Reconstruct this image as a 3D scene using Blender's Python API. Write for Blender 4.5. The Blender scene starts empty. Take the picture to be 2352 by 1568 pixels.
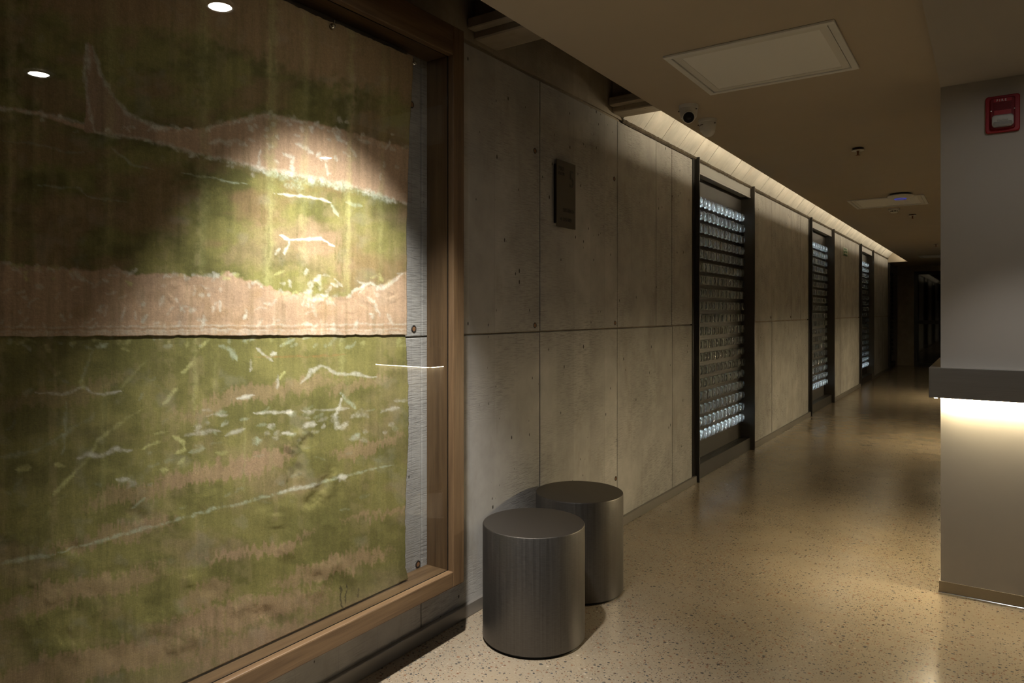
import bpy, bmesh, math, random
import numpy as np
from mathutils import Vector, Matrix, Euler

random.seed(7)
SC = bpy.context.scene
COL = SC.collection

# ------------------------------------------------------------------ camera
FPX, U0, V0, EYE = 1600.0, 1176.0, 715.0, 1.27       # focal length / principal point in photo pixels, eye height
YAW = math.atan((2272 - U0) / FPX)
CAMX = 1.8054
cam = bpy.data.cameras.new('camera'); cam_o = bpy.data.objects.new('camera', cam); COL.objects.link(cam_o)
cam.sensor_width = 36.0; cam.lens = 36.0 * FPX / 2352
cam.shift_y = -(784 - V0) / 2352
cam.clip_start = 0.02; cam.clip_end = 100
cam_o.location = (CAMX, 0, EYE); cam_o.rotation_euler = (math.pi / 2, 0, YAW)
SC.camera = cam_o

# ------------------------------------------------------------------ world, exposure, light settings
w = bpy.data.worlds.new('night'); SC.world = w; w.use_nodes = True
w.node_tree.nodes['Background'].inputs[0].default_value = (0.9, 0.85, 0.75, 1)
w.node_tree.nodes['Background'].inputs[1].default_value = 0.002
SC.view_settings.view_transform = 'Standard'; SC.view_settings.look = 'None'
SC.view_settings.exposure = 0.3; SC.view_settings.gamma = 1.0; SC.view_settings.use_curve_mapping = False
SC.cycles.max_bounces = 10; SC.cycles.diffuse_bounces = 4; SC.cycles.glossy_bounces = 3
SC.cycles.transmission_bounces = 10; SC.cycles.transparent_max_bounces = 12
SC.cycles.sample_clamp_indirect = 6.0
SC.cycles.use_denoising = True

WARM = (1.0, 0.83, 0.52)
WHITE = (1.0, 0.975, 0.945)
COOL = (0.86, 0.92, 1.0)
LED_COUNTER = 370.0        # under-counter LED tape
LED_COVE = 72.0           # tape lying on top of the ceiling edge
LED_NICHE = 60.0
LENS = 90.0               # glowing lens of a downlight
SPOT_ART, SPOT_HALL = 330.0, 24.0
SPOTS = [  # location, aim, watts, cone degrees, blend, colour
    ((0.61, 1.42, 2.315), (0.05, 1.57, 0.34), SPOT_ART, 71, 1.0, WHITE),
    ((1.73, 1.30, 2.262), (1.63, 1.30, 0.0), SPOT_HALL * 0.75, 76, 0.85, WHITE),
    ((1.99, 3.07, 2.262), (1.99, 3.07, 0.0), SPOT_HALL, 78, 0.5, WHITE),
]

# ------------------------------------------------------------------ helpers
def wpos(o):
    v = Vector((0, 0, 0))
    while o is not None:
        v = v + Vector(o.location); o = o.parent
    return v

def link(name, me, mat, parent=None, loc=(0, 0, 0)):
    o = bpy.data.objects.new(name, me); COL.objects.link(o)
    if mat is not None and len(me.materials) == 0: me.materials.append(mat)
    o.location = Vector(loc)
    if parent is not None:
        o.parent = parent; o.location = Vector(loc) - wpos(parent)
    return o

def tag(o, label=None, cat=None, group=None, kind=None):
    if label: o['label'] = label
    if cat: o['category'] = cat
    if group: o['group'] = group
    if kind: o['kind'] = kind
    return o

def thing(name, loc, label, cat, group=None):
    o = bpy.data.objects.new(name, None); COL.objects.link(o)
    o.location = loc; o.empty_display_size = 0.05
    return tag(o, label, cat, group)

def bm_mesh(bm, name, smooth=False):
    me = bpy.data.meshes.new(name); bm.to_mesh(me); bm.free()
    if smooth: me.polygons.foreach_set('use_smooth', [True] * len(me.polygons))
    return me

def box(name, lo, hi, mat, parent=None, bev=0.0, seg=1):
    lo, hi = Vector(lo), Vector(hi); c = (lo + hi) / 2; s = hi - lo
    bm = bmesh.new(); bmesh.ops.create_cube(bm, size=1.0)
    for v in bm.verts: v.co = Vector((v.co.x * s.x, v.co.y * s.y, v.co.z * s.z))
    if bev: bmesh.ops.bevel(bm, geom=list(bm.edges), offset=bev, segments=seg, affect='EDGES', profile=0.5)
    return link(name, bm_mesh(bm, name), mat, parent, c)

def boxes(name, lst, mat, parent=None):
    bm = bmesh.new()
    for lo, hi in lst:
        lo, hi = Vector(lo), Vector(hi); c = (lo + hi) / 2; s = hi - lo
        r = bmesh.ops.create_cube(bm, size=1.0)
        for v in r['verts']: v.co = Vector((v.co.x * s.x + c.x, v.co.y * s.y + c.y, v.co.z * s.z + c.z))
    return link(name, bm_mesh(bm, name), mat, parent)

def lathe_mesh(name, prof, n=48, axis='Z', smooth=True, sharp=35):
    """prof: list of (radius, height)."""
    vs, fs = [], []
    for r, h in prof:
        if r < 1e-6: vs.append([(0, 0, h)])
        else: vs.append([(r * math.cos(2 * math.pi * i / n), r * math.sin(2 * math.pi * i / n), h) for i in range(n)])
    flat, idx = [], []
    for ring in vs:
        idx.append(range(len(flat), len(flat) + len(ring))); flat += ring
    for a, b in zip(idx[:-1], idx[1:]):
        for i in range(n):
            j = (i + 1) % n
            if len(a) == 1 and len(b) == 1: continue
            if len(a) == 1: fs.append((a[0], b[j], b[i]))
            elif len(b) == 1: fs.append((a[i], a[j], b[0]))
            else: fs.append((a[i], a[j], b[j], b[i]))
    if axis == 'X': flat = [(h, x, y) for x, y, h in flat]
    if axis == '-Y': flat = [(x, -h, y) for x, y, h in flat]
    me = bpy.data.meshes.new(name); me.from_pydata(flat, [], fs); me.update()
    bm = bmesh.new(); bm.from_mesh(me); bmesh.ops.recalc_face_normals(bm, faces=bm.faces)
    bm.to_mesh(me); bm.free()
    if smooth:
        me.polygons.foreach_set('use_smooth', [True] * len(me.polygons))
        me.set_sharp_from_angle(angle=math.radians(sharp))
    return me

def text_obj(name, s, size, loc, rot, mat, parent, depth=0.0008, align='LEFT', sx=1.0):
    cu = bpy.data.curves.new(name, 'FONT'); cu.body = s; cu.size = size; cu.extrude = depth
    cu.align_x = align; cu.resolution_u = 4
    t = bpy.data.objects.new(name, cu); COL.objects.link(t)
    bpy.context.view_layer.update()
    me = bpy.data.meshes.new_from_object(t.evaluated_get(bpy.context.evaluated_depsgraph_get()))
    bpy.data.objects.remove(t)
    me.materials.clear()
    me.transform(Matrix.Diagonal((sx, 1, 1, 1)))
    me.transform(Euler(rot).to_matrix().to_4x4())
    return link(name, me, mat, parent, loc)

# ------------------------------------------------------------------ materials
def newmat(name):
    m = bpy.data.materials.new(name); m.use_nodes = True
    nt = m.node_tree; return m, nt, nt.nodes['Principled BSDF'], nt.nodes['Material Output']

class NT:
    def __init__(s, nt): s.nt = nt
    def n(s, typ, **kw):
        nd = s.nt.nodes.new(typ)
        for k, v in kw.items():
            if k.startswith('i_'):
                key = k[2:]; key = int(key) if key.isdigit() else key
                if hasattr(v, 'is_linked') or isinstance(v, bpy.types.NodeSocket): s.nt.links.new(v, nd.inputs[key])
                else: nd.inputs[key].default_value = v
            else: setattr(nd, k, v)
        return nd
    def math(s, op, a, b=None, c=None, clamp=False):
        nd = s.nt.nodes.new('ShaderNodeMath'); nd.operation = op; nd.use_clamp = clamp
        for i, v in enumerate((a, b, c)):
            if v is None: continue
            if isinstance(v, bpy.types.NodeSocket): s.nt.links.new(v, nd.inputs[i])
            else: nd.inputs[i].default_value = v
        return nd.outputs[0]
    def map(s, v, a, b, c=0.0, d=1.0):
        nd = s.nt.nodes.new('ShaderNodeMapRange'); nd.clamp = True
        s.nt.links.new(v, nd.inputs[0])
        for i, x in enumerate((a, b, c, d)): nd.inputs[i + 1].default_value = x
        return nd.outputs[0]
    def mix(s, fac, a, b, typ='MIX'):
        nd = s.nt.nodes.new('ShaderNodeMix'); nd.data_type = 'RGBA'; nd.blend_type = typ
        for sock, v in ((nd.inputs[0], fac), (nd.inputs[6], a), (nd.inputs[7], b)):
            if isinstance(v, bpy.types.NodeSocket): s.nt.links.new(v, sock)
            elif isinstance(v, (int, float)): sock.default_value = v
            else: sock.default_value = (*v, 1)
        return nd.outputs[2]
    def noise(s, vec, scale, detail=4, rough=0.55, dist=0.0):
        nd = s.nt.nodes.new('ShaderNodeTexNoise'); s.nt.links.new(vec, nd.inputs['Vector'])
        nd.inputs['Scale'].default_value = scale; nd.inputs['Detail'].default_value = detail
        nd.inputs['Roughness'].default_value = rough; nd.inputs['Distortion'].default_value = dist
        return nd.outputs[0]
    def scale(s, vec, v):
        nd = s.nt.nodes.new('ShaderNodeVectorMath'); nd.operation = 'MULTIPLY'
        s.nt.links.new(vec, nd.inputs[0]); nd.inputs[1].default_value = v
        return nd.outputs[0]
    def pos(s): return s.nt.nodes.new('ShaderNodeNewGeometry').outputs['Position']
    def obj(s): return s.nt.nodes.new('ShaderNodeTexCoord').outputs['Object']
    def bump(s, h, strength, dist, bsdf):
        nd = s.nt.nodes.new('ShaderNodeBump'); s.nt.links.new(h, nd.inputs['Height'])
        nd.inputs['Strength'].default_value = strength; nd.inputs['Distance'].default_value = dist
        s.nt.links.new(nd.outputs[0], bsdf.inputs['Normal'])
    def set(s, bsdf, key, v):
        if isinstance(v, bpy.types.NodeSocket): s.nt.links.new(v, bsdf.inputs[key])
        else: bsdf.inputs[key].default_value = v

def plain(name, col, rough=0.6, metal=0.0, spec=0.5, var=0.0):
    m, nt, b, o = newmat(name); N = NT(nt)
    if var:
        n = N.noise(N.pos(), 3.0, 5)
        c = N.mix(n, [x * (1 - var) for x in col], [min(1, x * (1 + var)) for x in col])
        nt.links.new(c, b.inputs['Base Color'])
        N.bump(N.noise(N.pos(), 260, 2), 0.06, 0.001, b)
    else: b.inputs['Base Color'].default_value = (*col, 1)
    b.inputs['Roughness'].default_value = rough; b.inputs['Metallic'].default_value = metal
    b.inputs['Specular IOR Level'].default_value = spec
    return m

def glow(name, col, strength):
    m, nt, b, o = newmat(name)
    e = nt.nodes.new('ShaderNodeEmission'); e.inputs[0].default_value = (*col, 1); e.inputs[1].default_value = strength
    nt.links.new(e.outputs[0], o.inputs[0]); nt.nodes.remove(b); return m

def concrete(name, dark, light, board_axis='y', grain=1.0, pits=1.0, stain=(0.20, 0.165, 0.11), stain_amt=0.5):
    m, nt, b, o = newmat(name); N = NT(nt); p = N.pos()
    sep = N.n('ShaderNodeSeparateXYZ', i_0=p)
    big = N.noise(p, 1.3, 3, 0.6); mid = N.noise(p, 6.0, 4, 0.6)
    base = N.mix(N.map(N.math('MULTIPLY_ADD', mid, 0.5, N.math('MULTIPLY', big, 0.5)), 0.36, 0.66), dark, light)
    # one tone per form board
    bi = N.math('FLOOR', N.math('MULTIPLY', sep.outputs[1], 5.6))
    wn = N.n('ShaderNodeTexWhiteNoise', noise_dimensions='1D', i_W=bi).outputs[0]
    base = N.mix(N.map(wn, 0, 1, 0.0, 0.30), base, [c * 0.85 for c in dark])
    fr = N.math('FRACT', N.math('MULTIPLY_ADD', N.noise(N.scale(p, (1, 1, 3)), 3.0, 1), 0.035, N.math('MULTIPLY', sep.outputs[1], 5.6)))
    seam = N.math('MULTIPLY', N.map(N.math('ABSOLUTE', N.math('SUBTRACT', fr, 0.5)), 0.492, 0.5), N.map(N.noise(p, 1.7, 1), 0.42, 0.62, 0.0, 0.55))
    base = N.mix(seam, base, [c * 0.35 for c in dark])
    # saw marks across the boards
    sv = N.scale(p, (6, 16, 210)) if board_axis == 'y' else N.scale(p, (16, 210, 6))
    g = N.noise(sv, 1.0, 3, 0.65, 0.3)
    gm = N.map(N.noise(p, 2.3, 1), 0.40, 0.62)
    gl = N.math('MULTIPLY', N.map(g, 0.54, 0.34, 0, 1), gm)
    base = N.mix(N.math('MULTIPLY', gl, 0.5 * grain), base, [c * 0.45 for c in dark])
    # stains
    st = N.noise(N.scale(p, (1, 2.4, 0.8)), 2.1, 5, 0.7)
    base = N.mix(N.math('MULTIPLY', N.map(st, 0.55, 0.78), stain_amt), base, stain)
    # blow holes
    vo = N.n('ShaderNodeTexVoronoi', i_Vector=N.scale(p, (1, 1.25, 0.7)), i_Scale=27.0)
    rad = N.n('ShaderNodeSeparateColor', i_0=vo.outputs['Color'])
    zone = N.map(N.noise(p, 1.3, 1), 0.42, 0.64, 0.02, 0.20)
    keep = N.math('LESS_THAN', rad.outputs[0], zone)
    pr = N.math('MULTIPLY', N.math('POWER', rad.outputs[1], 2.5), 0.19)
    pit = N.math('MULTIPLY', keep, N.map(N.math('SUBTRACT', vo.outputs['Distance'], pr), 0.05, -0.03))
    pit = N.math('MULTIPLY', pit, pits)
    base = N.mix(N.math('MULTIPLY', pit, 0.85), base, (0.03, 0.025, 0.018))
    nt.links.new(base, b.inputs['Base Color'])
    b.inputs['Roughness'].default_value = 0.82; b.inputs['Specular IOR Level'].default_value = 0.25
    hgt = N.math('MULTIPLY_ADD', pit, -1.0, N.math('MULTIPLY', gl, -0.4))
    N.bump(hgt, 0.5, 0.004, b)
    return m

def wood(name, axis, c1=(0.080, 0.044, 0.019), c2=(0.170, 0.102, 0.047)):
    m, nt, b, o = newmat(name); N = NT(nt); p = N.pos()
    sc = [16, 16, 16]; sc['xyz'.index(axis)] = 0.9
    n1 = N.noise(N.scale(p, sc), 2.0, 4, 0.65, 0.4)
    sc2 = [90, 90, 90]; sc2['xyz'.index(axis)] = 2.5
    n2 = N.noise(N.scale(p, sc2), 1.6, 2, 0.6)
    c = N.mix(N.map(n1, 0.3, 0.72), c1, c2)
    c = N.mix(N.map(n2, 0.55, 0.8, 0, 0.5), c, [x * 0.5 for x in c1])
    nt.links.new(c, b.inputs['Base Color']); b.inputs['Roughness'].default_value = 0.5
    N.bump(n2, 0.25, 0.0015, b); return m

def brushed(name, col, rough, angular=False):
    m, nt, b, o = newmat(name); N = NT(nt)
    p = N.obj()
    if angular:
        sep = N.n('ShaderNodeSeparateXYZ', i_0=p)
        a = N.math('ARCTAN2', sep.outputs[1], sep.outputs[0])
        cmb = N.n('ShaderNodeCombineXYZ', i_0=N.math('MULTIPLY', a, 26.0), i_1=N.math('MULTIPLY', sep.outputs[2], 1.2))
        s1 = N.noise(cmb.outputs[0], 1.0, 6, 0.75)
        cmb2 = N.n('ShaderNodeCombineXYZ', i_0=N.math('MULTIPLY', a, 9.0), i_1=N.math('MULTIPLY', sep.outputs[2], 260.0))
        s2 = N.noise(cmb2.outputs[0], 1.0, 2)
    else:
        s1 = N.noise(N.scale(p, (1, 40, 90)), 2.0, 4); s2 = N.noise(N.scale(p, (4, 300, 300)), 1.0, 2)
    h = N.math('MULTIPLY_ADD', s1, 0.7, N.math('MULTIPLY', s2, 0.3))
    c = N.mix(N.map(h, 0.3, 0.7), [x * (0.72 if angular else 0.92) for x in col], [x * (1.25 if angular else 1.08) for x in col])
    nt.links.new(c, b.inputs['Base Color']); b.inputs['Metallic'].default_value = 0.9
    nt.links.new(N.map(h, 0.3, 0.7, rough - (0.06 if angular else 0.015), rough + (0.1 if angular else 0.02)), b.inputs['Roughness'])
    N.bump(h, 0.05 if angular else 0.01, 0.001, b); return m

def floor_mat():
    m, nt, b, o = newmat('polished_terrazzo'); N = NT(nt); p = N.pos()
    big = N.noise(p, 0.9, 4, 0.62, 0.6); mid = N.noise(p, 4.5, 4, 0.65, 0.4)
    base = N.mix(N.map(big, 0.34, 0.68), (0.185, 0.145, 0.092), (0.28, 0.23, 0.165))
    base = N.mix(N.map(mid, 0.42, 0.75, 0, 0.55), base, (0.27, 0.20, 0.12))
    fine = N.noise(p, 120, 2, 0.7)
    base = N.mix(N.map(fine, 0.35, 0.7, 0, 0.5), base, (0.30, 0.25, 0.19))
    dens = N.map(N.noise(p, 1.6, 1), 0.30, 0.62, 0.25, 1.0)
    for sc, thr, r0, sd in ((60.0, 0.42, 0.30, 0.0), (125.0, 0.50, 0.34, 5.0), (36.0, 0.06, 0.24, 9.0)):
        off = N.n('ShaderNodeVectorMath', operation='ADD', i_0=N.scale(p, (1.0, 1.15, 1)), i_1=(sd, sd, 0))
        vo = N.n('ShaderNodeTexVoronoi', i_Vector=off.outputs[0], i_Scale=sc)
        cs = N.n('ShaderNodeSeparateColor', i_0=vo.outputs['Color'])
        keep = N.math('LESS_THAN', cs.outputs[0], N.math('MULTIPLY', dens, thr))
        f = N.math('MULTIPLY', keep, N.map(vo.outputs['Distance'], r0 + 0.05, r0 - 0.04))
        ramp = N.n('ShaderNodeValToRGB', i_Fac=cs.outputs[1]); e = ramp.color_ramp
        e.interpolation = 'CONSTANT'
        for i, (ps, cc) in enumerate(((0, (0.045, 0.045, 0.042)), (0.35, (0.13, 0.068, 0.04)), (0.55, (0.075, 0.075, 0.072)), (0.72, (0.19, 0.10, 0.055)), (0.92, (0.36, 0.30, 0.22)))):
            el = e.elements[i] if i < 2 else e.elements.new(ps)
            el.position = ps; el.color = (*cc, 1)
        base = N.mix(N.math('MULTIPLY', f, 0.92), base, ramp.outputs[0])
    nt.links.new(base, b.inputs['Base Color'])
    nt.links.new(N.map(mid, 0.35, 0.7, 0.18, 0.25), b.inputs['Roughness'])
    b.inputs['Specular IOR Level'].default_value = 0.55
    N.bump(N.noise(N.scale(p, (2, 14, 1)), 2.0, 1), 0.03, 0.004, b)
    return m

def glass_pane_mat():
    m, nt, b, o = newmat('clear_pane'); N = NT(nt); nt.nodes.remove(b)
    lw = N.n('ShaderNodeLayerWeight', i_Blend=0.5)
    f = N.math('MULTIPLY_ADD', N.math('POWER', lw.outputs['Facing'], 5.0), 0.94, 0.04)
    t = N.n('ShaderNodeBsdfTransparent'); g = N.n('ShaderNodeBsdfGlossy'); g.inputs['Roughness'].default_value = 0.0
    t.inputs[0].default_value = (0.985, 0.99, 0.985, 1)
    mx = N.n('ShaderNodeMixShader', i_0=f); nt.links.new(t.outputs[0], mx.inputs[1]); nt.links.new(g.outputs[0], mx.inputs[2])
    nt.links.new(mx.outputs[0], o.inputs[0]); return m

def bottle_mat():
    m, nt, b, o = newmat('bottle_glass'); N = NT(nt)
    b.inputs['Base Color'].default_value = (0.93, 0.985, 0.97, 1); b.inputs['Roughness'].default_value = 0.02
    b.inputs['Transmission Weight'].default_value = 1.0; b.inputs['IOR'].default_value = 1.45
    N.bump(N.noise(N.obj(), 45, 1), 0.15, 0.004, b)
    tr = N.n('ShaderNodeBsdfTranslucent'); tr.inputs[0].default_value = (0.90, 0.95, 0.98, 1)
    mx = N.n('ShaderNodeMixShader'); mx.inputs[0].default_value = 0.07
    nt.links.new(b.outputs[0], mx.inputs[1]); nt.links.new(tr.outputs[0], mx.inputs[2]); nt.links.new(mx.outputs[0], o.inputs[0])
    return m

M = dict(
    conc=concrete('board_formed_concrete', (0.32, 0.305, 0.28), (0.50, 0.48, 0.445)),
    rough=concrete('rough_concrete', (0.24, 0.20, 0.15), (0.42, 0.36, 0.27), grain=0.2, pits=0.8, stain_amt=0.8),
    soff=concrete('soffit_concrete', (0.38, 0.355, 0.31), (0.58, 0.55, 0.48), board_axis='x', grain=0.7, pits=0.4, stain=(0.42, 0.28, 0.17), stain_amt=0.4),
    floor=floor_mat(),
    ceil=plain('ceiling_paint', (0.46, 0.40, 0.315), 0.9, var=0.05, spec=0.2),
    pillar=plain('pillar_paint', (0.36, 0.335, 0.30), 0.75, var=0.05, spec=0.3),
    dark=plain('dark_void', (0.03, 0.027, 0.022), 0.8),
    bronze=plain('bronze_steel', (0.055, 0.048, 0.04), 0.42, 0.6),
    jamb=plain('blackened_steel', (0.03, 0.027, 0.024), 0.42, 0.5),
    slat=plain('bronze_slat', (0.05, 0.043, 0.034), 0.5, 0.3),
    headgrey=plain('painted_channel', (0.30, 0.29, 0.265), 0.6),
    inner=plain('cabinet_lining', (0.30, 0.305, 0.31), 0.7),
    base=plain('skirting_metal', (0.22, 0.20, 0.175), 0.42, 0.4),
    pbase=plain('bronze_skirting', (0.30, 0.26, 0.20), 0.4, 0.5),
    chrome=plain('chrome', (0.75, 0.77, 0.80), 0.12, 1.0),
    steel=brushed('brushed_steel', (0.60, 0.585, 0.56), 0.30),
    stool=brushed('brushed_bronze', (0.135, 0.125, 0.113), 0.40, True),
    stooltop=brushed('brushed_bronze_top', (0.115, 0.10, 0.085), 0.42),
    white=plain('white_plastic', (0.72, 0.71, 0.67), 0.45),
    diff=plain('lamp_diffuser', (0.86, 0.86, 0.84), 0.55),
    alu=plain('white_aluminium', (0.74, 0.74, 0.72), 0.4),
    black=plain('black_plastic', (0.010, 0.010, 0.010), 0.35, spec=0.3),
    lensdark=plain('camera_lens', (0.02, 0.019, 0.018), 0.3, spec=0.3),
    brass=plain('sprinkler_brass', (0.22, 0.09, 0.04), 0.4, 0.8),
    red=plain('red_plastic', (0.26, 0.004, 0.010), 0.5, spec=0.3),
    redd=plain('dark_red_plastic', (0.14, 0.002, 0.006), 0.6, spec=0.3),
    ink=plain('sign_ink', (0.008, 0.007, 0.006), 0.5),
    plaque=plain('bronze_plaque', (0.065, 0.053, 0.037), 0.5, 0.2),
    print_=plain('printed_white', (0.72, 0.72, 0.70), 0.6),
    green=plain('sign_green', (0.03, 0.13, 0.05), 0.5),
    pale=plain('sign_pale', (0.42, 0.47, 0.38), 0.5),
    rust=plain('rust_plug', (0.23, 0.11, 0.045), 0.8),
    woody=wood('walnut_lengthwise', 'y'), woodz=wood('walnut_upright', 'z'),
    pane=glass_pane_mat(), bottle=bottle_mat(),
    clear=None, ledge=plain('crumbled_mortar', (0.085, 0.065, 0.042), 0.95, var=0.4),
    led_warm=glow('led_warm', WARM, LED_COUNTER), led_cove=glow('led_cove', (1.0, 0.86, 0.62), LED_COVE),
    led_cool=glow('led_cool', COOL, LED_NICHE), lens=glow('downlight_lens', (1.0, 0.97, 0.92), LENS),
    blue=glow('status_blue', (0.10, 0.13, 1.0), 0.32),
)
def clear_mat():
    m, nt, b, o = newmat('strobe_lens')
    b.inputs['Base Color'].default_value = (0.95, 0.96, 0.95, 1); b.inputs['Roughness'].default_value = 0.08
    b.inputs['Transmission Weight'].default_value = 0.85; return m
M['clear'] = clear_mat()
def dark_glass():
    m, nt, b, o = newmat('dark_glass'); b.inputs['Base Color'].default_value = (0.004, 0.004, 0.005, 1)
    b.inputs['Roughness'].default_value = 0.03; b.inputs['Specular IOR Level'].default_value = 0.5; return m
M['dglass'] = dark_glass()

CZ = 2.33          # painted ceiling
CE = 0.375         # its free edge, off the concrete wall
SZ = 2.42          # concrete soffit above the gap
YEND = 18.75
PX, PY = 1.625, 3.68   # near corner of the pillar
NICHES = [(5.055, 6.52), (9.055, 10.52), (13.055, 14.56), (17.10, 18.55)]

# ------------------------------------------------------------------ floor
fl = box('floor', (-0.5, -3.2, -0.3), (5.2, 21, -0.02), M['dark']); tag(fl, 'polished tan terrazzo floor of the corridor', kind='structure')
ys = [-3.2, 5.95, 8.96, 11.97, 21.0]
for a, b_ in zip(ys[:-1], ys[1:]):
    box('floor_slab', (-0.4, a + 0.002, -0.02), (5.2, b_ - 0.002, 0.0), M['floor'], fl)

# ------------------------------------------------------------------ concrete wall
segs = [(-3.2, 4.985)] + [(NICHES[i][1] + 0.06, NICHES[i + 1][0] - 0.07) for i in range(3)] + [(18.61, 21.0)]
back = [((-0.45, a, 0), (-0.014, b_, 2.41)) for a, b_ in segs]
back.append(((-0.45, -3.2, 2.41), (-0.004, 21.0, 3.0)))
wl = boxes('wall_left', back, M['rough']); tag(wl, 'board-formed grey concrete wall along the left of the corridor', kind='structure')
HJ = 1.172
def panel(y0, y1, z0, z1, th=0.016):
    g = min(0.0065, 0.0024 + 0.00045 * max(y0, 0))
    return box('concrete_panel', (-th, y0 + g, z0 + g), (random.uniform(-0.0012, 0.0012), y1 - g, z1 - g), M['conc'], wl, bev=0.0022)
low = {0: [-3.2, -2.26, -1.4, -0.55, 0.30, 1.16, 2.018, 2.876, 3.733, 4.60, 4.985], 1: [6.58, 7.268, 8.111, 8.985],
       2: [10.58, 11.209, 12.067, 12.985], 3: [14.62, 15.277, 16.228, 17.03], 4: [18.61, 19.5, 21]}
for i, js in low.items():
    for a, b_ in zip(js[:-1], js[1:]):
        panel(a, b_, 0.0, HJ)
    up = list(js)
    if i == 0: up = js[:9] + [4.311, 4.585, 4.985]
    if i == 1: up = [6.58, 7.268, 8.111, 8.56, 8.985]
    for a, b_ in zip(up[:-1], up[1:]):
        panel(a, b_, HJ, 2.395)
ring = lathe_mesh('tie_hole', [(0.0095, -0.004), (0.0095, 0.0012), (0.0125, 0.0015), (0.014, 0.0)], 20, 'X')
plug = lathe_mesh('tie_plug', [(0.0, 0.0006), (0.0095, 0.0004), (0.0095, -0.004)], 16, 'X')
for y, z in [(2.83, 2.043), (2.83, 1.203), (3.70, 1.203), (3.71, 0.292), (1.974, 1.204), (1.961, 2.053), (1.997, 0.303), (3.69, 2.043), (7.22, 1.21), (8.07, 1.21)]:
    r = link('tie_hole', ring, M['jamb'], wl, (0.001, y, z))
    link('rust_plug', plug, M['rust'], r, (0.001, y, z))
# ragged ledge where the wall meets the slab
def ledge(name, y0, y1, z, amp, seed, parent, mat):
    rnd = random.Random(seed); n = int((y1 - y0) / 0.014) + 2; vs, fs = [], []
    for i in range(n):
        y = y0 + (y1 - y0) * i / (n - 1)
        d = 0.006 + amp * rnd.random(); dz = 0.007 * rnd.random()
        vs += [(0, y, z - 0.007 - dz), (d, y, z - 0.002 - dz * 0.5), (d * 0.8, y, z + 0.008), (0, y, z + 0.02)]
    for i in range(n - 1):
        a = i * 4
        for k in range(3): fs.append((a + k, a + k + 1, a + k + 5, a + k + 4))
    me = bpy.data.meshes.new(name); me.from_pydata(vs, [], fs); me.update()
    return link(name, me, mat, parent)
ledge('mortar_ledge', 3.80, 17.0, 2.405, 0.010, 4, wl, M['ledge'])

# ------------------------------------------------------------------ soffit, joists, ceiling
# inclined underside of the slab, cast on boards, rising from the wall head
SLX, SLR = 0.34, 1.25            # run and rise per metre
def wedge(name, y0, y1, d0, d1, mat, parent=None):
    """slanted plank between y0 and y1; d0, d1: depth of its lower and upper face behind the slope"""
    vs = []
    for y in (y0, y1):
        for x in (0.0, SLX):
            for d in (d0, d1): vs.append((x - d * 0.78, y, 2.412 + SLR * x + d * 0.62))
    fs = [(0, 2, 3, 1), (4, 5, 7, 6), (0, 1, 5, 4), (2, 6, 7, 3), (0, 4, 6, 2), (1, 3, 7, 5)]
    me = bpy.data.meshes.new(name); me.from_pydata(vs, [], fs); me.update()
    bm = bmesh.new(); bm.from_mesh(me); bmesh.ops.recalc_face_normals(bm, faces=bm.faces); bm.to_mesh(me); bm.free()
    return link(name, me, mat, parent)
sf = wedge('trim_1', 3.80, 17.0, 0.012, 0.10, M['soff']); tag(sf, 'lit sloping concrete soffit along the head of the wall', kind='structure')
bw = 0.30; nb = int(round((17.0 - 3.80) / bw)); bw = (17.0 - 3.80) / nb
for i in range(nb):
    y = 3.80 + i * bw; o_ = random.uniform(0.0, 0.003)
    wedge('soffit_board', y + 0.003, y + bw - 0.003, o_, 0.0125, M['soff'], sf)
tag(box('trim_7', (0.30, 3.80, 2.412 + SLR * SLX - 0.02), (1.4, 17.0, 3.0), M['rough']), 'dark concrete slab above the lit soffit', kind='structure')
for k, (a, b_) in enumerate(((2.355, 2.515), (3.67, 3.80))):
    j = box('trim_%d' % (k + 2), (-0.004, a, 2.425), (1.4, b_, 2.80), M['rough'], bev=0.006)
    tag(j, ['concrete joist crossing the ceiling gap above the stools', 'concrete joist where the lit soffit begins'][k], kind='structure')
    lp = box('joist_lip', (0.0, a - 0.05, 2.455), (1.4, a, 2.50), M['rough'], j, bev=0.004)
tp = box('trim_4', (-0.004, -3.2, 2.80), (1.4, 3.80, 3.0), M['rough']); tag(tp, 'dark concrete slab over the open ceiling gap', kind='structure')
ce = boxes('ceiling', [((CE, -3.2, CZ), (3.8, 17.0, CZ + 0.03)), ((-0.004, 17.0, CZ), (3.8, 21.0, CZ + 0.4))], M['ceil'])
tag(ce, 'flat painted ceiling of the corridor', kind='structure')
bk = box('trim_5', (PX, -3.2, 2.279), (3.6, YEND, CZ), M['pillar']); tag(bk, 'dropped ceiling bulkhead over the reception side', kind='structure')
cv = thing('cove_light_strip', (CE + 0.05, 10.4, CZ + 0.03), 'warm light strip hidden on top of the ceiling edge', 'light strip')
box('led_tape', (CE + 0.02, 3.86, CZ + 0.034), (CE + 0.032, 16.95, CZ + 0.040), M['led_cove'], cv)
box('channel', (CE + 0.012, 3.85, CZ + 0.0302), (CE + 0.040, 16.96, CZ + 0.0338), M['alu'], cv)

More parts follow.
